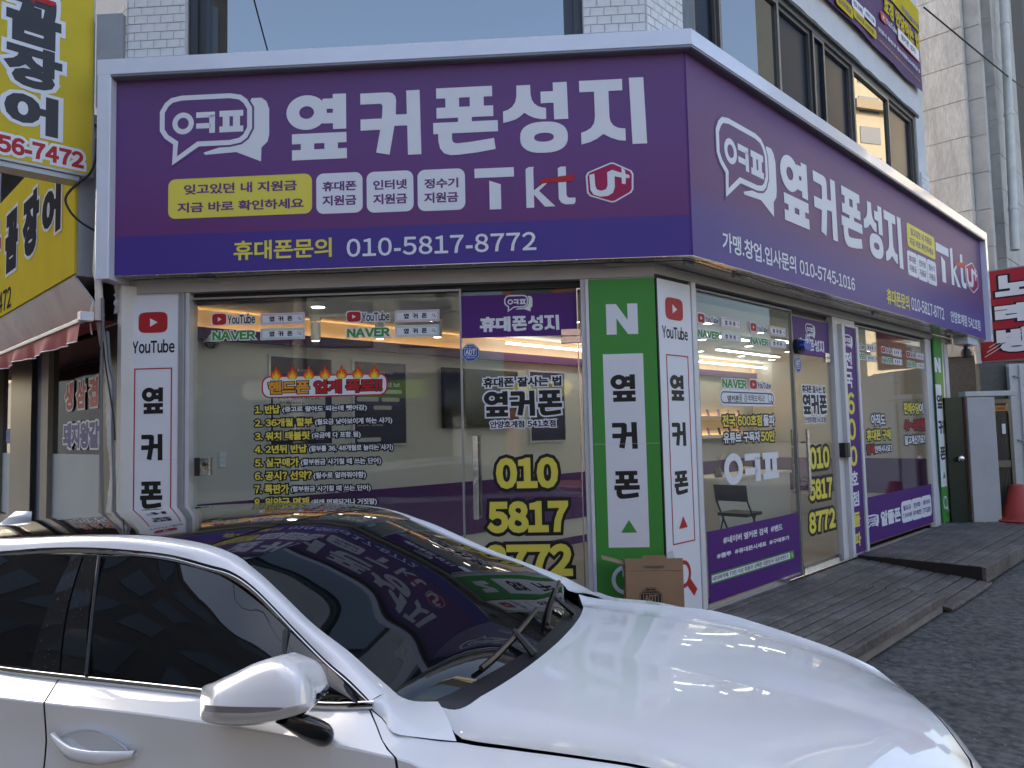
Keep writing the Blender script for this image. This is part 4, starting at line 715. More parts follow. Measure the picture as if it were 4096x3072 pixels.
(u0, z0), (u1, z1) = BW.uv(872, 1872), BW.uv(905, 1808); sw = thing('wall_switch', 'white light switch plate on the wall behind the front pane', 'switch', BW.pt(u0, z0, .01)); obj('plate', MB().bbox(BW, u0, u1, z0, z1, 0, .012), 'white_metal', sw)
for k in range(3): obj('rocker', MB().bbox(BW, u0+.01, u1-.01, z0+(z1-z0)*(k+.1)/3, z0+(z1-z0)*(k+.9)/3, .012, .017, .002), 'white_vinyl', sw)
cpos = np.array(BW.pt(BW.u(835, 1330), 2.56, .06)); cc = thing('dome_camera', 'white dome security camera on the shop wall by the front pane', 'camera', cpos); obj('bracket', MB().lathe(cpos, [(.075, 0), (.075, .04), (.06, .07)], 18), 'white_metal', cc); obj('dome', MB().lathe(cpos, [(.02, -.055), (.045, -.04), (.058, -.015), (.06, 0)], 18), 'tv_black', cc, smooth=True)
# shelves with display phones near the far end of the back wall
for i, (py, tones) in enumerate(((1672, ('lilac', 'cream', 'lilac')), (1745, ('bag_black', 'bag_black', 'lilac')))):
    za = BW.z(2850, py); sh = thing('wall_shelf', ('upper' if i == 0 else 'lower')+' white wall shelf with a warm light behind the display phones', 'shelf', BW.pt(6.6, za, .1)); a, b = 5.2, 7.6
    obj('board', MB().bbox(BW, a, b, za-.03, za, 0, .22, .004), 'desk_white', sh); obj('lip', MB().box(BW, a, b, za, za+.03, .20, .22), 'desk_white', sh); obj('glow_strip', MB().box(BW, a+.05, b-.05, za+.004, za+.012, .005, .02), 'warm_led', sh)
    for k in range(6):
        u = a+.3+k*.36; base = np.array(BW.pt(u, za, .10)); ph = thing('display_phone', 'phone standing on the %s lit wall shelf' % ('upper' if i == 0 else 'lower'), 'phone', base, 'display phones on the %s shelf' % ('upper' if i == 0 else 'lower'))
        mb = MB(); d = BW.d; n_ = BW.n; up = np.array([0, 0, 1.])*.97-n_*.25
        c = [base+d*s*.036+up*h+n_*(.006*o) for o in (0, 1) for h in (.004, .15) for s in (-1, 1)]; mb.add(c, [(0, 2, 3, 1), (4, 5, 7, 6), (0, 1, 5, 4), (2, 6, 7, 3), (0, 4, 6, 2), (1, 3, 7, 5)]); bd = obj('body', mb, tones[k % 3], ph)
        c = [base+d*(s*.012-.014)+up*h+n_*(.0065+.004*o) for o in (0, 1) for h in (.115, .14) for s in (-1, 1)]; obj('lens_island', MB().add(c, [(0, 2, 3, 1), (4, 5, 7, 6), (0, 1, 5, 4), (2, 6, 7, 3), (0, 4, 6, 2), (1, 3, 7, 5)]), 'dark_metal', ph)
# desk, folding chair, bag, diffuser
D = R.off(-1.95); ua, ub = 4.3, 6.6
dk = thing('desk', 'white reception desk seen through the first side pane', 'desk', D.pt((ua+ub)/2, FLOOR)); obj('desk_top', MB().bbox(D, ua, ub, FLOOR+.78, FLOOR+.82, -.6, .03), 'desk_white', dk); obj('front_panel', MB().box(D, ua+.02, ub-.02, FLOOR+.02, FLOOR+.78, -.02, .0), 'desk_white', dk); obj('side_panel', MB().box(D, ua+.02, ua+.05, FLOOR, FLOOR+.78, -.58, -.02), 'desk_white', dk); obj('side_panel', MB().box(D, ub-.05, ub-.02, FLOOR, FLOOR+.78, -.58, -.02), 'desk_white', dk)
def seg(mb, p, q, r=.011): mb.tube([p, q], r, 8)
C0 = np.array(R.pt(3.55, FLOOR, -1.25)); cu, cn, cz = R.d, R.n, np.array([0, 0, 1.])
ch = thing('folding_chair', 'black folding chair standing in front of the white desk', 'chair', C0); Q = lambda a, b, z: C0+cu*a+cn*b+cz*z
for s in (-.21, .21):
    mb = MB(); seg(mb, Q(-.20, s, 0), Q(.02, s, .44)); seg(mb, Q(.02, s, .44), Q(-.30, s, .80)) if 0 else None; obj('leg', mb, 'dark_metal', ch)
    mb = MB(); mb.tube([Q(.24, s, 0), Q(-.05, s, .45), Q(-.16, s, .62), Q(-.20, s, .82)], .012, 8); obj('leg', mb, 'dark_metal', ch)
mb = MB(); S = PL(C0+cu*0, cu); mb.bbox(PL(C0, R.d), -.16, .24, FLOOR+.43, FLOOR+.47, -.20, .20, .01); obj('seat', mb, 'bag_black', ch)
mb = MB(); mb.add([Q(a, b, z) for z in (.62, .82) for a, b in ((-.18-(.03 if z > .7 else 0), -.20), (-.18-(.03 if z > .7 else 0), .20), (-.155-(.03 if z > .7 else 0), .20), (-.155-(.03 if z > .7 else 0), -.20))], [(0, 1, 2, 3), (4, 7, 6, 5), (0, 4, 5, 1), (1, 5, 6, 2), (2, 6, 7, 3), (3, 7, 4, 0)]); obj('backrest', mb, 'bag_black', ch)
mb = MB(); seg(mb, Q(-.13, -.21, .14), Q(-.13, .21, .14), .008); seg(mb, Q(.17, -.21, .10), Q(.17, .21, .10), .008); obj('stretcher', mb, 'dark_metal', ch)
Bp = R.off(-1.05); bgu = 1.62
bg = thing('paper_bag', 'black paper shopping bag on the shop floor beside the desk', 'bag', Bp.pt(bgu, FLOOR)); mb = MB(); mb.add([Bp.pt(bgu+u*k, FLOOR+z, w) for z, k in ((.002, 1), (.30, 1.06)) for u, w in ((-.15, -.07), (.15, -.07), (.15, .07), (-.15, .07))], [(0, 1, 2, 3), (0, 4, 5, 1), (1, 5, 6, 2), (2, 6, 7, 3), (3, 7, 4, 0)]); obj('body', mb, 'bag_black', bg)
for w in (-.05, .05): mb = MB().tube([Bp.pt(bgu-.06, FLOOR+.29, w), Bp.pt(bgu-.05, FLOOR+.36, w), Bp.pt(bgu+.05, FLOOR+.36, w), Bp.pt(bgu+.06, FLOOR+.29, w)], .004, 6); obj('handle', mb, 'rubber', bg)
obj('tissue', MB().prism(Bp, [(bgu-.1, FLOOR+.29), (bgu+.1, FLOOR+.28), (bgu+.07, FLOOR+.335), (bgu+.02, FLOOR+.315), (bgu-.05, FLOOR+.34)], -.02, .0), 'white_vinyl', bg); obj('emblem', MB().prism(Bp.off(.0), ell(bgu+.03, FLOOR+.19, .025, .03), .0725, .0735), 'cream', bg)
dp = np.array(D.pt(4.55, FLOOR+.82, -.12)); df = thing('reed_diffuser', 'round black reed diffuser bottle on the white desk', 'diffuser', dp); obj('bottle', MB().lathe(dp, [(.05, 0), (.062, .03), (.062, .08), (.04, .115), (.018, .13), (.018, .16)], 20), 'tv_black', df, smooth=True)
mb = MB()
for a, b in ((-.05, .02), (.05, -.01), (.0, .04)): seg(mb, dp+np.array([0, 0, .12]), dp+D.d*a+D.n*b+np.array([0, 0, .33]), .003)
obj('reeds', mb, 'rubber', df); obj('label', MB().prism(D, ell(4.55, FLOOR+.875, .028, .03), -.058, -.055), 'pale_vinyl', df)
bx_ = D.off(-.2); rl_ = thing('parcel', 'small red and yellow carton lying on the white desk', 'carton', bx_.pt(5.5, FLOOR+.82)); obj('lower_half', MB().box(bx_, 5.4, 5.62, FLOOR+.821, FLOOR+.88, -.06, .06), 'red_vinyl', rl_); obj('upper_half', MB().box(bx_, 5.4, 5.62, FLOOR+.88, FLOOR+.92, -.06, .06), 'yellow_vinyl', rl_)
# ------------------------------------------------------------------ timber decks, ramp, planter of planks
mat('deck_wood', (.10, .085, .078), .7, var=.4, vs=2.2, var2=.3, bump=.6, bs=110, dirt=(.24, .225, .215, .9), ds=2.6); mat('deck_dark', (.022, .016, .014), .8, var=.3, vs=5, bump=.3); mat('concrete', (.23, .22, .205), .9, var=.2, vs=4, bump=.4, bs=60)
fo = (at_z(3785, 2448, 0)-R.P) @ R.n; fe = float((at_z(3785, 2448, 0)-R.P) @ R.d); print('deck out', fo, 'end u', fe)
fo2 = float((at_z(3933, 2350, 0)-R.P) @ R.n); fs2 = float((at_z(3933, 2350, 0)-R.P) @ R.d); uS = R.u(3425, 2230); print('far deck out', fo2, 'start', fs2, uS)
def deck(name, label, pl, u0, u1, w0, w1, z, nplank, slope=0., skew=0.):
    t = thing(name, label, 'deck', pl.pt((u0+u1)/2, 0, (w0+w1)/2)); pw_ = (w1-w0)/nplank
    for i in range(nplank):
        a, b = w0+i*pw_+.0085, w0+(i+1)*pw_-.0085; za, zb2 = z-slope*(a-w0), z-slope*(b-w0); e = .007; q = random.uniform(-.003, .003)
        v = [pl.pt(u, zz+q, w) for u, k in ((u0+skew*i, 0), (u1+skew*i*.2, 1)) for w, zz in ((a, za-.028), (a, za-e), (a+e, za), (b-e, zb2), (b, zb2-e), (b, zb2-.028))]
        obj('plank', MB().add(v, [(0, 1, 7, 6), (1, 2, 8, 7), (2, 3, 9, 8), (3, 4, 10, 9), (4, 5, 11, 10), (5, 0, 6, 11), (5, 4, 3, 2, 1, 0), (6, 7, 8, 9, 10, 11)]), 'deck_wood', t)
    return t
DU0 = R.u(2796, 1700)-.55
d1 = deck('timber_deck', 'dark weathered timber step in front of the first side pane', R, DU0, fe-.02, .02, fo-.035, DECK, 11)
obj('fascia', MB().bbox(R, DU0, fe, .075, DECK-.004, fo-.033, fo+.004, .006), 'deck_wood', d1); obj('end_board', MB().box(R, fe-.018, fe+.004, .03, DECK-.003, .03, fo-.034), 'deck_wood', d1); obj('base', MB().box(R, DU0, fe-.03, .001, .075, .05, fo-.02), 'concrete', d1); obj('joist_bed', MB().box(R, DU0, fe-.03, .076, DECK-.03, .05, fo-.04), 'rubber', d1)
ZD2 = DECK+.03
d2 = deck('timber_deck', 'dark timber step in front of the far side pane', R, uS, uS+5.6, .02, fo2-.035, ZD2, 9)
obj('fascia', MB().bbox(R, uS-.03, uS+5.6, .02, ZD2-.004, fo2-.033, fo2+.004, .006), 'deck_wood', d2); obj('end_board', MB().box(R, uS-.032, uS-.004, .02, ZD2-.003, .03, fo2-.034), 'deck_dark', d2); obj('base', MB().box(R, uS+.02, uS+5.5, .001, ZD2-.03, .05, fo2-.05), 'deck_dark', d2)
d3 = deck('timber_ramp', 'dark timber ramp sloping from the side door down to the asphalt', R, fe+.012, uS-.04, .02, fo2+.06, DECK-.005, 10, (DECK-.04)/(fo2+.06))
obj('threshold', MB().bbox(R, fe-.3, uS-.02, DECK-.02, DECK+.012, -.12, .018, .004), 'steel', d3)
# ------------------------------------------------------------------ cardboard carton at the corner pillar
mat('kraft_paper', (.34, .215, .125), .8, var=.08, vs=4, bump=.15, bs=40); mat('kraft_print', (.02, .018, .016), .7)
K = L.off(.12); ka, kb = K.u(2493, 2300), K.u(2716, 2300); kt = K.z(2600, 2216); kz = .0
bxo = thing('cardboard_box', 'open brown cardboard carton with a security badge print, leaning at the corner pillar', 'box', K.pt((ka+kb)/2, kz, .1))
for nm, (u0, u1, w0, w1, z1) in {'front_side': (ka, kb, .20, .205, kt), 'rear_side': (ka, kb, 0, .005, kt-.05), 'left_side': (ka, ka+.005, .006, .199, kt-.02), 'right_side': (kb-.005, kb, .006, .199, kt-.03)}.items():
    if nm == 'front_side':
        ha, hb, hz0, hz1 = K.u(2563, 2240), K.u(2640, 2240), K.z(2600, 2255), K.z(2600, 2243)
        obj(nm, wall_open(K, u0, u1, kz, z1, [(ha, hb, hz0, hz1)], w0, w1), 'kraft_paper', bxo)
    else: obj(nm, MB().box(K, u0, u1, kz, z1, w0, w1), 'kraft_paper', bxo)
obj('bottom', MB().box(K, ka, kb, kz, kz+.005, .006, .199), 'kraft_paper', bxo); fm = (ka+kb)/2
obj('top_tab', MB().prism(K, [(K.u(2556, 2216), kt), (K.u(2648, 2216), kt), (K.u(2645, 2207), kt+.022), (K.u(2560, 2207), kt+.022)], .20, .205), 'kraft_paper', bxo)
v = [K.pt(ka+.003, kt-.05, .02), K.pt(ka+.003, kt-.05, .19), K.pt(ka-.17, kt-.005, .19), K.pt(ka-.17, kt-.005, .02)]; v2 = [(x, y, z+.005) for x, y, z in v]; obj('flap', MB().add(v+v2, [(0, 1, 2, 3), (7, 6, 5, 4), (0, 4, 5, 1), (1, 5, 6, 2), (2, 6, 7, 3), (3, 7, 4, 0)]), 'kraft_paper', bxo)
obj('paper_sheet', MB().prism(K, [(ka-.012, kt-.16), (ka+.03, kt-.12), (ka+.025, kt-.02), (ka-.016, kt-.07)], .09, .092).prism(K, [(kb-.10, kt-.03), (kb-.03, kt-.04), (kb-.05, kt+.035), (kb-.085, kt+.02)], .05, .052), 'white_vinyl', bxo)
adt(bxo, K.off(.206), (K.off(.206).u(2604, 2395), K.off(.206).z(2604, 2395)), .085, .085, w=.0, m='kraft_print')
for z in (kt-.09,): obj('crease', MB().box(K, ka+.004, kb-.004, z-.001, z+.001, .2052, .2058), 'kraft_print', bxo)
# ------------------------------------------------------------------ restaurant along the left-hand street
mat('sign_yellow', (.60, .47, .055), .55, var=.05, vs=3, spec=0.0); mat('charcoal_print', (.05, .05, .058), .7, spec=0); mat('white_print', (.66, .66, .70), .7, spec=0); mat('red_print', (.40, .02, .03), .7, spec=0); mat('alu', (.34, .36, .39), .4, metal=.4, var=.06, vs=5); mat('awning_red', (.34, .035, .045), .7, var=.12, vs=4, bump=.1, bs=120); mat('granite_black', (.016, .017, .019), .35, var=.3, vs=30); mat('frost_film', (.30, .36, .40), .5, var=.05, vs=2); mat('beige_frame', (.20, .18, .15), .5, var=.1); mat('pvc_white', (.68, .66, .62), .6, var=.12, vs=6, bump=.25, bs=14, dirt=(.2, .19, .17, .5)); mat('conduit_grey', (.16, .165, .175), .5); mat('soffit_white', (.50, .50, .50), .6, var=.12, vs=2.5, dirt=(.25, .25, .24, .5)); mat('tile_white', (.50, .51, .52), .3, var=.05); mat('dark_glass', (.010, .012, .013), .06, coat=.3); mat('navy_paint', (.015, .035, .10), .5)
Wg = WW.off(-.05)
rest = thing('restaurant_front', 'dark restaurant front beside the phone shop, with frosted windows and black columns', 'shopfront', WW.pt(-2.5, 0))
def wu(px, py, pl=Wg): return pl.u(px, py)
zf = Wg.z(320, 1817)
ua, ub, uc, ud, ue, uf, ug = wu(10, 1800), wu(70, 1800), wu(155, 1800), wu(182, 1800), wu(210, 1800), wu(412, 1800), -.02
obj('wall_base', MB().box(WW, -14, -.02, 0, 3.9, -.4, -.12), 'granite_black', rest)
obj('column', MB().bbox(WW, ub, uc, 0, 3.2, -.12, .03, .008), 'granite_black', rest); obj('column', MB().bbox(WW, uf+.02, -.01, 0, 3.3, -.12, -.01, .008), 'granite_black', rest); obj('blue_panel', MB().box(WW, uc, ud, 0, 3.2, -.12, -.02), 'navy_paint', rest)
obj('window_frame', MB().box(WW, ud, ue, .3, 3.2, -.1, .0).box(WW, ue, uf+.02, .26, .32, -.1, .0), 'beige_frame', rest)
obj('window_pane', MB().box(WW, ue, uf+.02, .32, 3.2, -.056, -.05), 'dark_glass', rest); obj('frosted_film', MB().box(WW, ue+.01, uf, .34, zf, -.049, -.047), 'frost_film', rest)
zf2 = Wg.z(40, 1812)
obj('window_frame', MB().box(WW, ua-.25, ua, .75, 3.2, -.1, .0).box(WW, ub-.06, ub, .75, 3.2, -.1, .0).box(WW, ua, ub-.06, .72, .8, -.1, .01), 'beige_frame', rest); obj('window_pane', MB().box(WW, ua-6, ub-.05, .8, 3.2, -.056, -.05), 'dark_glass', rest); obj('frosted_film', MB().box(WW, ua+.02, ub-.08, .82, zf2, -.049, -.047), 'frost_film', rest)
mb = MB(); obj('low_wall', MB().box(WW, -14, ub-.005, 0, .70, -.12, .0), 'mortar', rest)
for i in range(3):
    for j in range(2): obj('wall_tile', MB().bbox(WW, ub-.02-.33*(i+1)+.004, ub-.02-.33*i-.004, .06+.31*j, .06+.31*(j+1)-.008, .0, .012, .003), 'tile_white', rest)
TX(rest, Wg, '생 삼 겹', (264, 1643), (398, 1506), 'red_vinyl', .05, out='white_vinyl', grow=.02, w=.012); TX(rest, Wg, '돼지왕갈비', (257, 1793), (440, 1679), 'dark_blue_vinyl', .06, out='white_vinyl', grow=.02, w=.012)
TX(rest, Wg, '꼼', (56, 1664), (74, 1573), 'red_vinyl', .05, out='white_vinyl', grow=.02, w=.012); TX(rest, Wg, '소', (50, 1790), (76, 1703), 'dark_blue_vinyl', .06, out='white_vinyl', grow=.02, w=.012)
obj('blue_sticker', MB().prism(Wg, rrect(*Wg.uv(29, 1774), *Wg.uv(46, 1715), .03), .012, .014), 'blue_vinyl', rest)
# long yellow sign with its soffit
Y = WW.off(.30); yz0 = Y.z(295, 1094); yz1 = Y.z(111, 696); yu = Y.u(298, 1000); print('yellow sign', yz0, yz1, yu)
ys_ = thing('shop_sign', 'long yellow eel restaurant signboard running along the left street', 'sign', Y.pt(yu-2, yz0)); obj('face', MB().box(Y, yu-9, yu-.01, yz0, yz1, -.02, 0), 'sign_yellow', ys_); obj('case', MB().box(Y, yu-9, yu, yz0-.015, yz1+.015, -.30, -.021), 'alu', ys_)
for s, bl, tr in (('어', (168, 972), (247, 706)), ('장', (89, 1047), (160, 738)), ('꼼', (20, 1103), (76, 818))): TX(ys_, Y, s, bl, tr, 'charcoal_print', .075, out='white_print', grow=.035, w=.003)
TX(ys_, Y, '산', (-45, 1160), (7, 880), 'red_print', .06, out='white_print', grow=.035, w=.003); TX(ys_, Y, '56-7472', (-60, 1290), (46, 1141), 'charcoal_print', .02, w=.003)
sof = thing('canopy_board', 'sloping white weathered canopy board below the long yellow sign', 'canopy', Y.pt(yu-2, yz0-.3)); 
mb = MB(); za, zb_2 = yz0-.02, yz0-.24; zb_2 = yz0-.36; mb.add([WW.pt(-9, za, .27), WW.pt(-.38, za, .27), WW.pt(-.18, zb_2, .10), WW.pt(-9, zb_2, .10), WW.pt(-9, za, .29), WW.pt(-.38, za, .29), WW.pt(-.18, zb_2-.02, .12), WW.pt(-9, zb_2-.02, .12)], [(0, 1, 2, 3), (4, 7, 6, 5), (0, 4, 5, 1), (1, 5, 6, 2), (2, 6, 7, 3), (3, 7, 4, 0)]); obj('board', mb, 'soffit_white', sof)
for u in (-1.2, -2.4, -3.4): obj('bracket', MB().box(WW, u-.07, u+.07, za-.05, za-.025, .12, .15), 'grey_metal', sof)
# awning
AW = WW.off(.42); az = AW.z(160, 1346); au = AW.u(326, 1280)
aw = thing('awning', 'red fabric awning with a white front rail over the restaurant windows', 'awning', AW.pt(au-2, az-.3)); obj('front_rail', MB().bbox(AW, au-7, au, AW.z(325, 1290), AW.z(325, 1274), -.02, .02, .004), 'alu', aw); obj('rail_end', MB().bbox(AW, au, au+.09, AW.z(325, 1286), AW.z(325, 1252), -.06, .03, .006), 'white_metal', aw)
mb = MB(); z1 = AW.z(325, 1274); zt3 = AW.z(326, 1258)+.04; mb.grid(np.array([[AW.pt(u, z1+(zt3-z1)*k, -.01-.40*k) for u in np.linspace(au-7, au-.01-.5*k, 30)] for k in (0, .5, 1)])); obj('roof_fabric', mb, 'awning_red', aw, smooth=True)
zv0, zv1 = AW.z(318, 1364), AW.z(325, 1290); rows_ = []
for k in np.linspace(0, 1, 6): rows_.append([AW.pt(u, zv1+(zv0-zv1)*k*(1+.05*math.sin(u*5)), .005+.03*k*math.sin(u*6.3)+.012*math.sin(u*17)*k) for u in np.linspace(au-7, au-.02, 120)])
obj('valance', MB().grid(np.array(rows_)), 'awning_red', aw, smooth=True); mb = MB().tube([tuple(p) for p in rows_[-1]], .005, 5); obj('valance_hem', mb, 'pale_vinyl', aw)
# projecting yellow blade sign
BD = np.array([math.sin(math.radians(45)), math.cos(math.radians(45)), 0]); B0 = WW.pt(-.22, 0, .32); BP = PL(B0, BD); bu1 = BP.u(376, 500); bz0 = BP.z(370, 712); print('blade', bu1, bz0)
bl_ = thing('blade_sign', 'yellow projecting blade sign with dark letters and a red phone number', 'sign', BP.pt(bu1-.4, bz0)); obj('face', MB().box(BP, bu1-1.25, bu1-.012, bz0+.02, 7.2, -.01, 0), 'sign_yellow', bl_); obj('case', MB().box(BP, bu1-1.27, bu1, bz0, 7.25, -.22, -.011), 'alu', bl_); obj('edge_trim', MB().box(BP, bu1-.012, bu1, bz0+.02, 7.2, -.011, .004).box(BP, bu1-1.27, bu1, bz0, bz0+.02, -.011, .004), 'alu', bl_)
obj('foot_channel', MB().box(BP, bu1-1.27, bu1-.10, bz0-.045, bz0-.002, -.20, -.02), 'alu', bl_)
for s, bl, tr in (('어', (14, 505), (234, 402)), ('장', (10, 322), (250, 221)), ('꼼', (22, 148), (247, 27)), ('산', (22, -20), (247, -140))): TX(bl_, BP, s, bl, tr, 'charcoal_vinyl' if s != '산' else 'red_vinyl', .062, out='white_vinyl', grow=.032, w=.003)
TX(bl_, BP, '56-7472', (-14, 604), (336, 611), 'red_vinyl', .05, out='white_vinyl', grow=.022, w=.003)
obj('support_arm', MB().box(WW, -.33, -.27, bz0+.5, bz0+.58, -.02, .3), 'grey_metal', bl_)
GP = WW.off(.06); gp = solo('flashing_panel', MB().box(L.off(.06), L.off(.06).u(386, 150), L.off(.06).u(489, 150), 4.55, L.off(.06).z(440, 55), -.05, 0), 'alu', 'grey metal flashing sheet between the blade sign and the white bricks', 'panel')
# pipes and conduits hanging at the left end of the shop
PP = L.off(.13)
def pxpts(pl, pts, w=0): return [np.array(pl.hit(*p))+pl.n*w for p in pts]
pts = spline(pxpts(PP, [(386, 1080), (395, 1150), (397, 1226), (400, 1302), (415, 1378), (428, 1454), (436, 1536), (440, 1675), (447, 1790), (456, 1883), (446, 1999), (440, 2050), (440, 2200), (442, 2400)]), 70); rad = [.029+.0035*math.sin(i*1.9)*math.sin(i*.7) for i in range(70)]
pts = np.vstack([[pts[0]+np.array([0, .06, .95])], pts]); rad = [.029]+rad
solo('wrapped_pipe', MB().tube(pts, rad, 14), 'pvc_white', 'white tape-wrapped drain pipe hanging left of the shopfront', 'pipe', smooth=True)
for lab, P_, w in (('grey corrugated conduit in front of the wrapped pipe', [(423, 1195), (424, 1302), (421, 1403), (419, 1530), (419, 1814), (424, 2045), (425, 2300)], .045), ('grey corrugated conduit right of the wrapped pipe', [(435, 1327), (445, 1454), (463, 1542), (458, 1721), (463, 1953), (463, 2300)], .02)):
    p = spline(pxpts(PP, P_, w), 260); solo('conduit', MB().tube(p, [.0135+.0022*(1 if i % 2 else -1) for i in range(260)], 8), 'conduit_grey', lab, 'conduit', smooth=True)
solo('black_cable', MB().tube(spline(pxpts(PP, [(428, 1370), (436, 1450), (452, 1560), (470, 1680), (474, 1760)], .05), 30), .006, 6), 'rubber', 'thin black cable tied beside the wrapped pipe', 'cable', smooth=True)
solo('sign_cable', MB().tube(spline([np.array(BP.hit(*p))+BP.n*.06 for p in [(378, 560), (374, 640), (352, 700), (310, 735), (272, 770), (254, 800), (260, 830), (285, 868), (322, 900), (374, 930), (420, 950)]], 50), .010, 8), 'rubber', 'thick black power cable looping below the yellow blade sign', 'cable', smooth=True)
solo('steel_strut', MB().tube([WW.pt(WW.u(338, 1080), WW.z(338, 1080), .2), WW.pt(WW.u(316, 1230), WW.z(316, 1230), .05)], .018, 6), 'dark_metal', 'dark steel strut under the long yellow sign', 'strut')
rp = [np.array(p) for p in pxpts(PP, [(383, 1210), (372, 1255), (370, 1300), (376, 1340)], .03)]; solo('rope', MB().tube(spline(rp, 20), .008, 6), 'pvc_white', 'frayed pale rope hanging beside the wrapped pipe', 'rope', smooth=True)
rag = L.off(.02); mb = MB(); (u0, z0) = rag.uv(462, 1180); N = 12; mb.grid(np.array([[rag.pt(u0+.09*i/N, z0+.16-.32*j/N+.01*math.sin(i*2+j), .01+.02*math.sin(i*1.7+j*2.3)) for i in range(N+1)] for j in range(N+1)])); solo('torn_wrap', mb, 'pale_vinyl', 'torn grey plastic wrap stuffed under the left end of the lintel', 'wrap', smooth=True)
# ------------------------------------------------------------------ stone building behind the far end
SU = 9.85
mat('stone', (.62, .575, .52), .85, var=.16, vs=3, var2=.12, stretch=(1, 1, .18), bump=.7, bs=55, dirt=(.24, .23, .22, .55), ds=4); mat('stone_plain', (.52, .49, .455), .85, var=.10, vs=4, bump=.6, bs=130, dirt=(.22, .22, .21, .4), ds=1.5); mat('granite_dark', (.11, .105, .10), .8, var=.2, vs=25, bump=.4, bs=150); mat('pale_frame', (.52, .56, .58), .4); mat('joint_dark', (.09, .085, .08), .9)
S1P = R.pt(SU, 0, -.02); S1 = PL(S1P, (math.sin(math.radians(135)), math.cos(math.radians(135))))
st = thing('stone_building', 'weathered pale stone building rising beyond the far end of the shop', 'building', S1P)
s_a = S1.u(3865, 400); z_j = [S1.z(3780, y) for y in (275, 421)]; bh_ = abs(z_j[0]-z_j[1]); zj0 = z_j[1]; print('stone', s_a, zj0, bh_)
TOP = 13.5
obj('core', MB().box(S1, -9, s_a-.03, 0, TOP, -6, -.05), 'joint_dark', st)
S2 = PL(S1.pt(s_a, 0, -.0), R.d)                          # street face after the corner
def blocks(pl, u0, u1, us, m, z0=2.9, w1=.0, w0=-.05):
    k = int((z0-zj0)/bh_)-1; zz = zj0+k*bh_
    while zz < TOP:
        for a, b in zip(us[:-1], us[1:]): obj('stone_block', MB().bbox(pl, a+.004, b-.004, max(zz, z0)+.004, zz+bh_-.004, w0, w1+random.uniform(-.003, .003), .006), m, st)
        zz += bh_
blocks(S1, -.3, s_a, [-3.4, -2.5, -1.6, -.75, s_a-.01], 'stone')
blocks(S2, 0, .14, [.0, .13], 'stone_plain', w1=.01, w0=-.2); S3 = PL(S2.pt(.14, 0, 0), S1.d); s3 = S3.u(3935, 420); blocks(S3, 0, s3, [0.0, s3], 'stone_plain', w1=.0, w0=-.15); S4 = PL(S3.pt(s3, 0, 0), R.d)
blocks(S4, 0, .2, [0, .18], 'stone_plain', w1=.01, w0=-.2)
obj('core_side', MB().box(S4, .2, 7, 0, TOP, -3, -.30), 'granite_dark', st); obj('jamb', MB().box(S4, .185, .24, 3.0, TOP, -.29, -.02), 'stone_plain', st)
# tall windows on the street face
for i, (za, zb3) in enumerate(((3.55, 5.05), (5.2, 6.5), (6.6, 9.2))):
    f = frame(st, S4, .26, 1.25, za, zb3, .07, -.29, -.20, 'pale_frame', 'window'); obj('pane', MB().box(S4, .33, 1.18, za+.07, zb3-.07, -.26, -.25), 'upper_glass', f)
blocks(S4, 1.3, 5, [1.3, 2.3, 3.3], 'stone_plain', w1=-.05, w0=-.28)
obj('ground_wall', MB().box(S1, -3.4, s_a-.01, 0, 2.88, -.2, -.02), 'granite_dark', st); obj('ledge', MB().box(S1, -3.4, s_a+.02, 2.86, 2.92, -.2, .015), 'stone_plain', st)
# drain pipes
def vpipe(lab, x0, y0, x1, y1, pl, r, m='pvc_white'):
    a = np.array(pl.hit(x0, y0)); b = np.array(pl.hit(x1, y1)); p = thing('drain_pipe', lab, 'pipe', (a[0], a[1], min(a[2], b[2]))); obj('pipe', MB().tube([a, b], r, 14), m, p, smooth=True, angle=50)
    for k in (.15, .5, .85): c = a+(b-a)*k; t = (b-a)/np.linalg.norm(b-a); obj('collar', MB().tube([c-t*.03, c+t*.03], r*1.15, 14), m, p)
    return p
S5 = S4.off(.12)
vpipe('tall white drain pipe down the street face of the stone building', 4012, -60, 4060, 1000, S5, .075); vpipe('white drain pipe on the granite wall beside the side passage', 3900, 1360, 3935, 1590, S1.off(.08), .05)
wc = [np.array(R.hit(3668, 40))+R.n*.1, np.array(S5.hit(4000, 280)), np.array(S5.hit(4096, 350)), np.array(S5.hit(4300, 480))]; solo('overhead_cable', MB().tube(spline(wc, 30), .014, 6), 'rubber', 'black cable running from the shop wall across the stone building', 'cable', smooth=True)
# small awning frame window low on the stone building
ac = S4.off(.05); (u0, z0), (u1, z1) = ac.uv(3955, 620), ac.uv(4035, 560)
hop = thing('hopper_window', 'small tilted-open hopper window on the stone building', 'window', ac.pt(u0, z0)); mb = MB(); a = np.array(S4.pt(.35, 3.5, -.05)); mb.box(S4, .3, 1.2, 3.42, 3.47, -.05, .22); obj('sash', mb, 'alu', hop); obj('stay_arm', MB().tube([S4.pt(.4, 3.2, -.1), S4.pt(.4, 3.43, .15)], .01, 6).tube([S4.pt(1.0, 3.2, -.1), S4.pt(1.0, 3.43, .15)], .01, 6), 'dark_metal', hop)
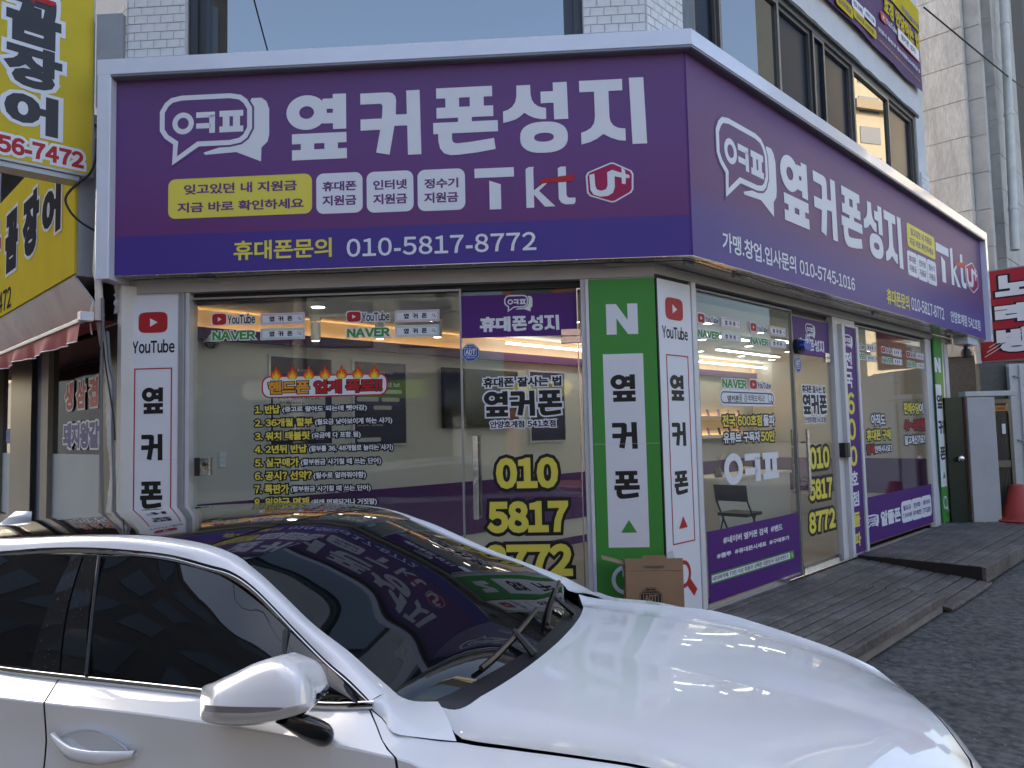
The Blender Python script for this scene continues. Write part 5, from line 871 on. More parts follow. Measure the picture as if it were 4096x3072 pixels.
# red karaoke blade sign
N1 = S1.off(-.6); nl = (N1.u(3926, 1446)); mat('sign_red', (.36, .012, .028), .4, var=.05, vs=2)
KS = PL(np.array(at_z(3932, 2120, .0))*[1, 1, 0]+np.array([0, 0, 0]), S1.d); KS = S1.off(.05)
ku0 = KS.u(3927, 1440); kz0 = KS.z(3930, 1446); kz1 = KS.z(3965, 1085); print('karaoke', ku0, kz0, kz1)
kr = thing('karaoke_sign', 'red blade sign with plump white letters at the right edge', 'sign', KS.pt(ku0, kz0)); obj('face', MB().box(KS, ku0, ku0+1.35, kz0, kz1, -.01, 0), 'sign_red', kr); obj('case', MB().box(KS, ku0-.01, ku0+1.36, kz0-.02, kz1+.02, -.2, -.011), 'alu', kr)
for s, bl, tr in (('노', (3982, 1190), (4135, 1085)), ('래', (3982, 1297), (4150, 1200)), ('방', (3990, 1412), (4150, 1302))): TX(kr, KS, s, bl, tr, 'white_vinyl', .07, out='black_vinyl', grow=.03, w=.004)
mb = MB()
for k in range(3):
    arc = [KS.pt(ku0+.05+.012*k*3+.75*math.sin(t), kz0+.42+.06*k-.35+.42*math.sin(t*1.1)+.02*k, .002) for t in np.linspace(0, .9, 12)]; mb.tube(arc, .006, 4)
obj('drawn_lines', mb, 'white_vinyl', kr)
# ------------------------------------------------------------------ side passage: door, board, store door, cone
mat('door_green', (.010, .022, .016), .35, var=.2, vs=3, bump=.05, bs=20); mat('door_brown', (.06, .022, .016), .5); mat('board_grey', (.42, .425, .45), .6, var=.06, vs=2, dirt=(.3, .3, .3, .4)); mat('paint_white', (.52, .53, .54), .6, var=.12, vs=3, dirt=(.22, .2, .17, .6), ds=3); mat('cone_red', (.38, .045, .035), .55, var=.12, vs=5, dirt=(.2, .08, .07, .5)); mat('tag_orange', (.50, .20, .03), .5)
pd = at_z(3845, 2094, .16); print('door', pd, 'R coords', (pd-R.P)@R.d, (pd-R.P)@R.n, 's1 coords', (pd-S1.P)@S1.d, (pd-S1.P)@S1.n, 'UE', UE); QD = PL(pd, (math.cos(math.radians(2)), math.sin(math.radians(-2)))); q = lambda x, y: QD.uv(x, y)
dg = thing('metal_door', 'dark green metal door with a round knob at the end of the deck', 'door', pd); (a0, _), (a1, _) = q(3796, 1900), q(3868, 1900); zt4 = QD.z(3830, 1590)
obj('leaf', MB().bbox(QD, a0, a1, .17, zt4, -.05, 0, .006), 'door_green', dg); obj('edge_strip', MB().box(QD, a1+.001, a1+.03, .17, zt4, -.05, .004), 'door_brown', dg); obj('panel_joint', MB().box(QD, a0+.01, a1-.01, QD.z(3830, 1655)-.004, QD.z(3830, 1655)+.004, .0, .003), 'rubber', dg)
kc = np.array(QD.hit(3836, 1834)); obj('knob', MB().tube([kc, kc+QD.n*.03, kc+QD.n*.035, kc+QD.n*.075, kc+QD.n*.09], [.02, .02, .045, .05, .03], 16), 'chrome', dg, smooth=True)
wb_ = thing('white_board', 'plain white panel standing between the green door and the store door', 'panel', QD.pt(a1+.2, .16)); (b0, _), (b1, _) = q(3874, 1850), q(3985, 1850); obj('sheet', MB().bbox(QD, b0, b1, .17, QD.z(3910, 1588), .02, .06, .006), 'board_grey', wb_); obj('top_trim', MB().bbox(QD, b0-.03, QD.u(4052, 1600), QD.z(3910, 1586), QD.z(3910, 1566), -.1, .08, .006), 'paint_white', wb_)
sd_ = thing('store_door', 'grey ribbed store door with a small orange notice', 'door', QD.pt(QD.u(4010, 2080), .16)); QE = QD.off(-.12); c0, c1 = QE.u(3972, 1850), QE.u(4042, 1850); zt5 = QE.z(4000, 1612); obj('frame', MB().box(QE, c0-.05, c0, .1, zt5+.06, -.02, .03).box(QE, c1, c1+.05, .1, zt5+.06, -.02, .03).box(QE, c0, c1, zt5, zt5+.06, -.02, .03), 'bronze_metal', sd_)
nr = 12
for k in range(nr): obj('rib', MB().bbox(QE, c0+(c1-c0)*k/nr+.003, c0+(c1-c0)*(k+1)/nr-.003, .12, zt5-.12, -.03, .0, .006), 'bronze_metal', sd_)
obj('rail', MB().bbox(QE, c0, c1, QE.z(4000, 1870), QE.z(4000, 1842), 0, .02, .004), 'bronze_metal', sd_); (n0, nz0), (n1, nz1) = QE.uv(3979, 1645), QE.uv(4021, 1622); obj('notice', MB().box(QE, n0, n1, nz0, nz1, .0, .012), 'tag_orange', sd_); TX(sd_, QE, '창고앞주차금지', (n0+.02, nz0+.02), (n1-.02, nz1-.02), 'rubber', .02, px=False, w=.013)
obj('paper_scrap', MB().box(QE, QE.u(4008, 1720), QE.u(4022, 1720), QE.z(4015, 1735), QE.z(4015, 1695), .002, .006), 'white_vinyl', sd_)
wp = thing('painted_wall', 'flaking white painted wall at the right edge above the red cone', 'wall', QD.pt(QD.u(4090, 2080), 0)); QP = QD.off(-.28); obj('face', MB().box(QP, QP.u(4054, 1800), QP.u(4054, 1800)+1.6, 0, QP.z(4080, 1455), -.05, .02), 'paint_white', wp); obj('conduit', MB().tube([QP.pt(QP.u(4072, 1500), .2, .04), QP.pt(QP.u(4072, 1500), QP.z(4080, 1460), .04)], .012, 8), 'paint_white', wp)
for y in (1505, 1760): obj('clip', MB().box(QP, QP.u(4062, 1700), QP.u(4085, 1700), QP.z(4075, y)-.012, QP.z(4075, y)+.012, .021, .06), 'grey_metal', wp)
QG = QD.off(-.4); gw = solo('granite_wall', MB().box(QG, QG.u(3918, 1500), QG.u(4300, 1500), 0, QG.z(3990, 1452), -.1, 0), 'granite_dark', 'grey granite wall behind the passage doors', 'wall')
cb = at_z(4078, 2084, ZD2); cn_ = thing('traffic_cone', 'faded red traffic cone cut off by the right edge of the photo', 'cone', cb); obj('cone', MB().lathe(cb, [(.27, .03), (.26, .055), (.235, .06), (.11, .50), (.095, .54), (.04, .55)], 24), 'cone_red', cn_, smooth=True, angle=40); obj('foot', MB().lathe(cb, [(.33, 0), (.34, .02), (.31, .035), (.26, .037)], 24), 'cone_red', cn_, smooth=True, angle=40)
# far camera under the sign end
cq = np.array(SRp.hit(3905, 1372)); cam2 = thing('street_camera', 'black round street camera hanging under the far end of the signboard', 'camera', cq-np.array([0, 0, .12])); obj('junction_box', MB().box(SRp, SRp.u(3886, 1365), SRp.u(3925, 1365), cq[2]-.02, SB-.005, -.25, -.05), 'white_metal', cam2); c3 = np.array(SRp.pt(SRp.u(3905, 1372), cq[2]-.02, -.15)); obj('stem', MB().lathe(c3, [(.03, -.06), (.03, 0)], 12), 'rubber', cam2); obj('body', MB().lathe(c3, [(.04, -.20), (.07, -.19), (.075, -.12), (.05, -.06)], 18), 'rubber', cam2, smooth=True, angle=40)
# ------------------------------------------------------------------ banner on the upper side wall
BN = R.off(.05); (u1, z0) = BN.uv(3688, 370); zt6 = BN.z(3668, 42); mat('banner_purple', (.085, .028, .12), .7, var=.05, vs=4)
ub0 = BN.u(3330, 12); bn = thing('banner', 'purple printed fabric banner stretched on the upper side wall', 'banner', BN.pt(u1-1, z0)); N = 30
def cloth(u0, u1_, za, zb4, w, m, nm): return obj(nm, MB().grid(np.array([[BN.pt(u0+(u1_-u0)*i/N, za+(zb4-za)*k-.012*math.sin(math.pi*i/N*3)*(1-k), w+.010*math.sin(i*.9)*(1-k)) for i in range(N+1)] for k in np.linspace(0, 1, 4)])), m, bn, smooth=True)
cloth(ub0-2.2, u1, z0, zt6-.02, .0, 'banner_purple', 'sheet'); zy = BN.z(3670, 130); obj('yellow_band', MB().box(BN, ub0-2.2, u1, zy, zt6, .014, .018), 'sign_yellow', bn)
b8 = lambda x, y: (3250+x/2.615, y/2.615)
TX(bn, BN, '호갱 안당하는 법', b8(735, 130), b8(1095, 370), 'sign_yellow', .05, w=.02); TX(bn, BN, 'YouTube', b8(757, 250), b8(865, 305), 'white_vinyl', .02, w=.02); yt_icon(bn, BN, b8(700, 205), b8(755, 175), w=.02)
(a, c), (b, d) = BN.uv(*b8(885, 415)), BN.uv(*b8(1098, 535)); obj('search_field', MB().box(BN, a-.02, b+.02, c-.02, d+.02, .016, .018), 'red_vinyl', bn); obj('search_field', MB().box(BN, a, b, c, d, .018, .02), 'white_vinyl', bn); TX(bn, BN, '옆커폰 성지', (a+(b-a)*.12, c+(d-c)*.25), (a+(b-a)*.8, c+(d-c)*.78), 'black_vinyl', .025, px=False, w=.021)
TX(bn, BN, '안양시 동안구 경수대로544번길 9', b8(672, 325), b8(1108, 735), 'white_vinyl', .02, w=.02); TX(bn, BN, '가맹·창업·입사문의 010 5745 1016', b8(682, 430), b8(1112, 845), 'sign_yellow', .02, w=.02); TX(bn, BN, '자신있습니다!!', b8(915, 110), b8(1095, 265), 'blue_vinyl', .03, w=.022)
for bl, tr, m, s in ((b8(415, 180), b8(652, 330), 'sign_yellow', '인터넷 48만원'), (b8(400, 75), b8(522, 90), 'white_vinyl', '전화 무제한'), (b8(528, 170), b8(644, 200), 'white_vinyl', '데이터 7GB'), (b8(235, 40), b8(405, 85), 'sign_yellow', '공시지원금')):
    (a, c), (b, d) = BN.uv(*bl), BN.uv(*tr)
    if d-c < .12: c, d = (c+d)/2-.09, (c+d)/2+.09
    rr(bn, BN, (a, c), (b, d), .04, m, .016, .002, px=False); TX(bn, BN, s, (a+(b-a)*.12, c+(d-c)*.25), (a+(b-a)*.88, c+(d-c)*.75), 'banner_purple', .02, px=False, w=.019)
# ------------------------------------------------------------------ white sedan in the foreground (s forward, t across, z up)
YAW = math.radians(-20.5); CF = np.array([math.cos(YAW), math.sin(YAW), 0]); CT = np.array([-math.sin(YAW), math.cos(YAW), 0]); CO = np.array([-.65537, 2.87691, 0.])
CP = PL(CO, CF)
def car(s, t, z): return CO+CF*s+CT*t+np.array([0, 0, z])
def at_t(x, y, t):
    p = PL(CO+CT*t, CF).hit(x, y); return np.array([(p-CO) @ CF, t, p[2]])
def cw(P): P = np.asarray(P, float); return CO+P[..., 0:1]*CF+P[..., 1:2]*CT+P[..., 2:3]*np.array([0, 0, 1.])
def mir(P): P = np.array(P, float).copy(); P[..., 1] *= -1; return P
mat('car_paint', (.70, .72, .745), .28, coat=1.0, var=.012, vs=2); mat('car_black', (.006, .006, .007), .06, coat=1.0); mat('car_glass', (.004, .005, .006), .015, spec=.6); mat('trim_black', (.012, .012, .013), .35); mat('mirror_black', (.008, .008, .009), .12, coat=.4)
mat('tyre', (.015, .015, .015), .85); mat('alloy', (.35, .35, .36), .3, metal=.9); mat('lamp_clear', (.55, .57, .60), .05, coat=1); mat('lamp_red', (.25, .01, .015), .08, coat=1); mat('smoke_lens', (.16, .15, .16), .12, coat=.6)
# specks of dried dust on the roof and bonnet paint
def specks(name, amt, dark):
    m = M[name]; t = m.node_tree; b = t.nodes['Principled BSDF']; vo = t.nodes.new('ShaderNodeTexVoronoi'); vo.inputs['Scale'].default_value = 60; tc = t.nodes.new('ShaderNodeTexCoord'); t.links.new(tc.outputs['Object'], vo.inputs['Vector'])
    n = t.nodes.new('ShaderNodeTexNoise'); n.inputs['Scale'].default_value = 9; n.inputs['Detail'].default_value = 4; t.links.new(tc.outputs['Object'], n.inputs['Vector'])
    a = t.nodes.new('ShaderNodeMath'); a.operation = 'LESS_THAN'; t.links.new(vo.outputs['Distance'], a.inputs[0]); mu = t.nodes.new('ShaderNodeMath'); mu.operation = 'MULTIPLY'; mu.inputs[1].default_value = .22; t.links.new(n.outputs['Fac'], mu.inputs[0]); t.links.new(mu.outputs[0], a.inputs[1])
    mx = t.nodes.new('ShaderNodeMix'); mx.data_type = 'RGBA'; sc_ = t.nodes.new('ShaderNodeMath'); sc_.operation = 'MULTIPLY'; sc_.inputs[1].default_value = amt; t.links.new(a.outputs[0], sc_.inputs[0]); t.links.new(sc_.outputs[0], mx.inputs[0])
    l = b.inputs['Base Color'].links
    if l: t.links.new(l[0].from_socket, mx.inputs[6])
    else: mx.inputs[6].default_value = b.inputs['Base Color'].default_value
    mx.inputs[7].default_value = (*dark, 1); t.links.new(mx.outputs[2], b.inputs['Base Color'])
specks('car_paint', .16, (.42, .42, .40)); specks('car_black', .55, (.16, .15, .14))
cr = thing('parked_car', 'white sedan with a black glass roof parked in front of the shop', 'car', (CO[0], CO[1], 0))
def cpart(nm, P, m, parent=cr, both=True, **k):
    o = obj(nm, MB().grid(cw(P)), m, parent, smooth=True, **k)
    if both: obj(nm, MB().grid(cw(mir(P))), m, parent, smooth=True, **k)
    return o
ip = lambda x, X, Y: float(np.interp(x, X, Y))
def cs(x, X, Y):                                     # smooth 1-D curve through points
    X = np.array(X, float); Y = np.array(Y, float); i = min(max(int(np.searchsorted(X, x))-1, 0), len(X)-2); h = X[i+1]-X[i]; t = min(max((x-X[i])/h, 0), 1) if 0 <= i else 0
    m0 = (Y[i+1]-Y[max(i-1, 0)])/(X[i+1]-X[max(i-1, 0)]); m1 = (Y[min(i+2, len(Y)-1)]-Y[i])/(X[min(i+2, len(X)-1)]-X[i])
    return float((2*t**3-3*t*t+1)*Y[i]+(t**3-2*t*t+t)*h*m0+(-2*t**3+3*t*t)*Y[i+1]+(t**3-t*t)*h*m1)
RS = [-2.15, -1.8, -1.5, -1.145, -.964, -.734, -.466, -.313, -.191, -.096, -.013, .06]; RZ = [1.245, 1.292, 1.325, 1.351, 1.362, 1.375, 1.382, 1.376, 1.364, 1.345, 1.316, 1.28]
zbk = lambda s: cs(s, RS, RZ); tbk = lambda s: ip(s, [-2.15, -1.2, -.1, .05], [.49, .535, .545, .548]); zcr = lambda s: .036
# roof: fixed black glass in two sheets with a gap, then the header band
def roofgrid(sa, sb, ns=22, nt_=25, dz=0, inset=0):
    P = np.zeros((ns, nt_, 3))
    for j in range(nt_):
        f = -1+2*j/(nt_-1)
        for i in range(ns):
            a = i/(ns-1); s = sa(f)+(sb(f)-sa(f))*a; t = f*(tbk(s)-inset); P[i, j] = (s, t, zbk(s)+zcr(s)*(1-f*f)+dz)
    return P
hdr = lambda f: .055-.068*f*f; gap = lambda f: -.125-.03*f*f; rear = lambda f: -1.98-.04*f*f
cpart('roof_glass', roofgrid(lambda f: gap(f)+.006, hdr), 'car_black', both=False); cpart('roof_glass', roofgrid(rear, lambda f: gap(f)-.002, 40), 'car_black', both=False)
cpart('roof_under', roofgrid(rear, hdr, 30, 13, -.012), 'trim_black', both=False)
# rear window and boot
P = np.zeros((14, 21, 3))
for i in range(14):
    a = i/13
    for j in range(21):
        f = -1+2*j/20; s = rear(f)-.008-(.66+.05*f*f)*a; t = f*(.49+.10*a); P[i, j] = (s, t, zbk(-1.98)+zcr(0)*(1-f*f)*(1-a)-.03*a-.20*a**1.5+.01*(1-f*f)*a)
cpart('rear_window', P, 'car_glass', both=False); rw_end = P[-1]
Q = [rw_end+[-.006, 0, -.004], rw_end*[1, 1.18, 1]+[-.12, 0, -.01], rw_end*[0, 1.3, 0]+np.array([-2.86, 0, .985])-np.abs(rw_end*[0, 1, 0])[:, 1:2]*[[-.10, 0, .03]], rw_end*[0, 1.36, 0]+np.array([-2.90, 0, .80])-np.abs(rw_end[:, 1:2])*[[-.14, 0, .0]], rw_end*[0, 1.40, 0]+np.array([-2.93, 0, .52])-np.abs(rw_end[:, 1:2])*[[-.20, 0, .0]], rw_end*[0, 1.36, 0]+np.array([-2.85, 0, .24])-np.abs(rw_end[:, 1:2])*[[-.2, 0, .0]]]
G = np.array([spline([q[j] for q in Q], 18) for j in range(21)]); cpart('boot_and_bumper', G, 'car_paint', both=False)
# pillar and roof-rail strip
E1 = [(-2.02, -.49, zbk(-2.02)-.002)]+[(s, -tbk(s)-.001, zbk(s)-.002) for s in (-1.8, -1.5, -1.2, -.95, -.7, -.45, -.3, -.19, -.1, -.03)]+[(-.008, -.548, 1.308)]
A1 = [at_t(x, y, t) for x, y, t in ((1052, 2304, -.573), (1140, 2387, -.605), (1255, 2498, -.65), (1394, 2605, -.69), (1487, 2688, -.712), (1556, 2748, -.727), (1593, 2781, -.733))]
E2 = [(-2.02, -.62, 1.215), (-1.7, -.622, 1.262), (-1.35, -.622, 1.296)]+[at_t(x, y, -.622) for x, y in ((0, 2205), (185, 2191), (370, 2190), (555, 2203), (694, 2221), (833, 2258), (926, 2286))]
A2 = [at_t(x, y, t) for x, y, t in ((1024, 2355, -.645), (1186, 2521, -.70), (1302, 2637, -.745), (1394, 2716, -.782), (1468, 2790, -.812), (1480, 2804, -.818))]
c1 = spline([np.array(p) for p in E1]+A1, 90); c2 = spline([np.array(p) for p in E2]+A2, 90); cm = (c1+c2)/2+np.array([0, -.010, .013]); cpart('roof_pillar', np.array([spline([c1[i], cm[i], c2[i]], 7) for i in range(90)]), 'car_paint')
# windscreen
n_v, n_u = 26, 31; ed = spline([np.array([-.006, -.545, 1.312])]+A1+[at_t(1626, 2797, -.725), np.array([.668, -.69, .978])], n_v); P = np.zeros((n_v, n_u, 3)); c_top, c_bot = np.array([.062, 0, 1.352]), np.array([.795, 0, .986])
for i in range(n_v):
    a = (ed[0][2]-ed[i][2])/(ed[0][2]-ed[-1][2]); c = c_top+(c_bot-c_top)*a+np.array([.018, 0, .024])*math.sin(math.pi*a)
    for j in range(n_u):
        f = -1+2*j/(n_u-1); e = ed[i]*[1, np.sign(f) * -1 if f else 0, 1]; g2 = abs(f)**2.0; P[i, j] = (c[0]+(e[0]-c[0])*g2, ed[i][1]*-f, c[2]+(e[2]-c[2])*g2)
ws = cpart('windscreen', P, 'car_glass', both=False); WSP = P
# cowl under the glass
hr = lambda f: (.845-.115*abs(f)**2.3, .69*f, .985-.005*abs(f)); P = np.array([[np.array(a)+(np.array(b)-np.array(a))*k+np.array([0, 0, -.012*math.sin(math.pi*k)]) for k in np.linspace(0, 1, 6)] for a, b in [(WSP[-1, j]+[-.02, 0, .004], np.array(hr(1-2*j/(n_u-1)))*[1, -1, 1]+[.03, 0, -.022]) for j in range(n_u)]])
P = np.array([[a+(b-a)*k for k in np.linspace(0, 1, 6)] for a, b in [(WSP[-1, j]+[-.015, 0, .005], np.array([hr(f)[0]+.03-.045*abs(f)**8, f*.672, hr(f)[2]-.022-.02*abs(f)**6])) for j, f in [(j, -1+2*j/(n_u-1)) for j in range(n_u)]]])
if WSP[-1, 0, 1] > 0: P = P[::-1]
cpart('cowl_panel', P, 'trim_black', both=False)
# bonnet
FX = [0, .144, .262, .437, .56, .66, .70]; FY = [2.056, 2.04, 2.023, 1.994, 1.972, 1.925, 1.88]; SH_S = [.62, .72, .83, 1.0, 1.14, 1.3, 1.5, 1.75, 1.9, 2.0]; SH_T = [.655, .672, .758, .757, .752, .748, .74, .72, .69, .66]
zc_ = lambda s: cs(s, [.7, .85, 1.05, 1.27, 1.5, 1.8, 2.0, 2.07], [.985, .972, .950, .922, .890, .838, .775, .735]); zk_ = lambda s: cs(s, [.7, .85, 1.06, 1.3, 1.5, 1.75, 1.9, 2.0], [.975, .962, .945, .922, .894, .838, .785, .74]); zs_ = lambda s: cs(s, [.6, .72, .76, .83, .964, 1.135, 1.3, 1.5, 1.75, 1.93, 2.0], [.995, .988, .974, .953, .947, .944, .936, .892, .825, .755, .72])
def bonnet_z(s, t, T_):
    a = abs(t); k = .55*T_/.74
    if a < k: f = a/k; z = zc_(s)+(zk_(s)-zc_(s))*f*f+.010*math.sin(math.pi*f)*ip(s, [.9, 1.3, 2], [.2, 1, .4])-.006*max(0, 1-a/.03)*0
    else: f = (a-k)/(T_-k); z = zk_(s)+(zs_(s)-zk_(s))*f-.012*math.sin(math.pi*f)
    return z
ns, nh = 44, 61; P = np.zeros((ns, nh, 3))
for j in range(nh):
    f = -1+2*j/(nh-1)
    for i in range(ns):
        a = i/(ns-1); sr = hr(f)[0]; sf = cs(abs(f)*.70, FX, FY); s = sr+(sf-sr)*a
        # side edge follows the shut line, pulled in to the scuttle corner at the back
        T_ = ip(s, [.70, .726, .76, .828, .964, 1.135, 1.3, 1.5, 1.75, 1.9, 2.0], [.670, .681, .716, .772, .764, .759, .753, .743, .723, .70, .68]); t = f*T_; P[i, j] = (s, t, bonnet_z(s, t, T_)+(.004 if i == 0 else .0))
hood = cpart('bonnet', P, 'car_paint', both=False, angle=24); HP = P
cpart('bonnet_lip', np.array([HP[0], HP[0]+[-.004, 0, -.03]]), 'trim_black', hood, both=False)
# side body below the belt
BS = [-2.9, -2.3, -1.6, -.73, -.47, -.2, .08, .44, .607, .655, .70, .76, .828, .964, 1.135, 1.3, 1.5, 1.75, 1.92]; BT = [.66, .76, .81, .822, .822, .822, .822, .822, .822, .835, .866, .828, .778, .768, .762, .756, .746, .726, .70]; BZ = [.97, 1.03, 1.03, .994, .994, .998, 1.002, 1.006, 1.018, 1.0, .985, .966, .947, .942, .940, .932, .888, .818, .752]
KS_ = [-2.9, -2.3, -1.6, -.6, .16, .75, 1.1, 1.5, 1.75, 1.95]; KT = [.70, .86, .915, .922, .922, .918, .908, .885, .84, .76]; KZ = [.88, .93, .95, .956, .972, .952, .915, .85, .78, .71]
def side(s, k):
    p = [(ip(s, BS, BT), cs(s, BS, BZ)-.002), (ip(s, KS_, KT), min(cs(s, KS_, KZ), cs(s, BS, BZ)-.014))]
    f = ip(s, [-2.9, -2.5, 1.5, 1.95], [.82, .96, 1, .86]); p += [(.930*f, p[1][1]-.10), (.945*f, .68), (.94*f, .50), (.915*f, .34), (.86*f, .20)]
    Lk = [0, .12, .25, .45, .65, .85, 1]; fn = ip if k < .2 else cs; return np.array([s, -fn(k, Lk, [q[0] for q in p]), fn(k, Lk, [q[1] for q in p])])
def arch(P, ax, r=.365):
    return np.hypot(P[..., 0]-ax, P[..., 2]-.33) < r
def panel(nm, sa, sb, n=24, m=30, k0=0, parent=cr, wheel=None):
    K = np.concatenate([np.linspace(k0, .116, 5), [.124], np.linspace(.15, 1, m-6)]); 
    if k0: K = np.linspace(k0, 1, m)
    G = np.array([[side(sa(k)+(sb(k)-sa(k))*i/(n-1), k) for k in K] for i in range(n)])
    for mm in (G, mir(G)):
        mb = MB(); Wd = cw(mm); a_, b_ = G.shape[:2]; F_ = []
        for i in range(a_-1):
            for j in range(b_-1):
                c = (G[i, j]+G[i+1, j+1])/2
                if wheel is not None and math.hypot(c[0]-wheel, c[2]-.33) < .36: continue
                F_.append((i*b_+j, i*b_+j+1, (i+1)*b_+j+1, (i+1)*b_+j))
        mb.add(Wd.reshape(-1, 3), F_); o = obj(nm, mb, 'car_paint', parent, smooth=True, angle=22)
    return o
seamF = lambda k: ip(k, [0, .04, .08, .12, .25, 1], [.607, .66, .70, .735, .752, .76]); seamB = lambda k: ip(k, [0, .12, .25, 1], [-.470, -.402, -.402, -.40]); seamR = lambda k: ip(k, [0, .2, .5, 1], [-1.45, -1.35, -1.15, -1.12])
panel('front_door', lambda k: seamB(k)+.004, lambda k: seamF(k)-.004); panel('rear_door', lambda k: seamR(k)+.003, lambda k: seamB(k)-.003, wheel=-1.55); panel('front_fender', lambda k: seamF(k)+.003, lambda k: 1.90, 36, wheel=1.30); panel('rear_quarter', lambda k: -2.80, lambda k: seamR(k)-.003, 36, wheel=-1.55)
# scuttle corner panel between pillar foot and bonnet
a, b, c, d = np.array([.607, -.818, 1.034]), np.array([.712, -.672, .986]), np.array([.835, -.768, .950]), np.array([.675, -.80, .958])
b0 = A1[-1]; P = []
up_ = spline([A2[-1], (np.array(A2[-1])+A1[-1])/2+[.005, 0, .012], A1[-1], at_t(1626, 2797, -.725), at_t(1672, 2806, -.70), at_t(1751, 2806, -.675)], 14); dn_ = spline([side(q, 0)+[0, 0, .003] for q in (.613, .655, .70, .76, .825)], 14)
P = np.array([[up_[i]+(dn_[i]-up_[i])*k+np.array([0, 0, .010*math.sin(math.pi*k)]) for k in np.linspace(0, 1, 7)] for i in range(14)]); cpart('scuttle_panel', P, 'car_paint')
# dark inner body so the shut lines read dark
mb = MB()
for sg in (1, -1): mb.grid(cw(np.array([[side(s, k)*[1, sg, 1]+[0, sg*.02, -.012] for k in np.linspace(0, 1, 14)] for s in np.linspace(-2.7, 1.8, 40)])))
mb.grid(cw(np.array([[(s, t, ip(s, [.6, 2], [.93, .68])) for t in np.linspace(-.8, .8, 8)] for s in np.linspace(.6, 1.9, 8)]))); obj('inner_body', mb, 'trim_black', cr, smooth=True)
obj('floor_pan', MB().grid(cw(np.array([[(s, t, .20) for t in (-.84, .84)] for s in (-2.7, 2.0)]))), 'trim_black', cr)
# nose
def lev(z, s0, sc_): return np.array([(s0-.04*(t/.5)**2*sc_-(.17*max(0, abs(t)-.5)/.25)**1.0*sc_ - (.5*max(0, abs(t)-.78)/.12)*sc_, t, z(t) if callable(z) else z) for t in np.linspace(-.86, .86, 35)])
top = np.array([(cs(min(abs(t), .70), FX, FY)+.006-max(0, abs(t)-.70)*.9, t, bonnet_z(min(cs(min(abs(t), .7), FX, FY), 2.05), min(abs(t), .68), .69)-.004-max(0, abs(t)-.7)*.10) for t in np.linspace(-.86, .86, 35)])
rows_ = [top, top+[.028, 0, -.022], lev(.655, 2.115, 1), lev(.56, 2.16, 1), lev(.42, 2.185, 1), lev(.26, 2.15, 1), lev(.17, 2.05, 1)]
G = np.array([spline([r[j] for r in rows_], 22) for j in range(35)]); cpart('front_bumper', G, 'car_paint', both=False)
for sg in (-1, 1):
    hl = np.array([[G[j, i]+[.006, 0, 0] for i in range(4, 9)] for j in range(3, 11)])*[1, -sg, 1]; obj('headlight', MB().grid(cw(hl)), 'lamp_clear', cr, smooth=True)
gr = np.array([[G[j, i]+[.006, 0, 0] for i in range(9, 15)] for j in range(9, 26)]); obj('grille', MB().grid(cw(gr)), 'trim_black', cr, smooth=True)
for sg in (-1, 1): obj('tail_light', MB().box(CP, -2.93, -2.70, .80, .93, *(sorted((-sg*.45, -sg*.74)))), 'lamp_red', cr)
# side glass, pillar trim and bright strips
def inn(c, d=.012): return c+np.array([0, d, -.018])
def glasspatch(nm, top, bot, n=28, m='car_glass', d=.0, bulge=.018):
    t_, b_ = spline(top, n), spline(bot, n); P = np.array([[t_[i]+(b_[i]-t_[i])*k+np.array([0, d-bulge*math.sin(math.pi*k), 0]) for k in np.linspace(0, 1, 9)] for i in range(n)]); return cpart(nm, P, m)
WT = [at_t(x, y, t) for x, y, t in ((412, 2224, -.63), (555, 2231, -.63), (694, 2251, -.63), (880, 2304, -.63), (1024, 2401, -.652), (1153, 2519, -.695))]; WTq = WT[-1:]+[at_t(x, y, t) for x, y, t in ((1255, 2617, -.735), (1350, 2702, -.775), (1443, 2800, -.812))]
BB = lambda s: np.array([s, -.815, ip(s, [-1.6, -.73, -.2, .44, .60], [1.016, 1.006, 1.012, 1.018, 1.030])])
glasspatch('front_window', WT, [BB(s) for s in (-.351, -.2, 0, .2, .335)]); glasspatch('quarter_window', WTq, [BB(s) for s in (.345, .45, .585)])
Rt = [np.array(p) for p in ((-1.62, -.655, 1.225), (-1.4, -.64, 1.262), (-1.1, -.632, 1.297), (-.85, -.63, 1.315), (-.655, -.63, 1.318))]; glasspatch('rear_side_window', Rt, [BB(s) for s in (-1.60, -1.3, -1.0, -.8, -.60)])
glasspatch('pillar_trim', [np.array((-.652, -.634, 1.318)), np.array((-.602, -.634, 1.326))], [BB(-.595), BB(-.472)], 4, 'car_black', -.006); glasspatch('pillar_trim', [np.array((-.594, -.634, 1.326)), np.array((-.527, -.634, 1.324))], [BB(-.464), BB(-.358)], 4, 'car_black', -.006)
mb = MB()
for sg in (1, -1):
    q = [np.array(cw(p*np.array([1, sg, 1])+np.array([0, -sg*.004*0, 0]))) for p in (np.array((-.525, -.642, 1.325)), np.array((-.44, -.735, 1.17)), np.array((-.354, -.826, 1.012)))]; mb.tube(spline([x.reshape(3) for x in q], 10), .006, 6)
    q = [np.array(cw(p*np.array([1, sg, 1]))).reshape(3) for p in (np.array(WT[-1])+[0, -.008, 0], np.array(BB(.34))+[0, -.012, 0])]; mb.tube(q, .010, 6)
obj('window_bar', mb, 'trim_black', cr)
def ribbon(nm, pts, h, m, out=.006):
    c = spline(pts, 60); P = np.array([[p+[0, -o, dz] for o, dz in ((0, h/2), (out*.8, h/2*.8), (out, 0), (out*.8, -h/2*.8), (0, -h/2))] for p in c]); return cpart(nm, P, m)
bel = [at_t(x, y, -.828) for x, y in ((0, 2680), (241, 2709), (509, 2738), (812, 2771), (1255, 2822))]
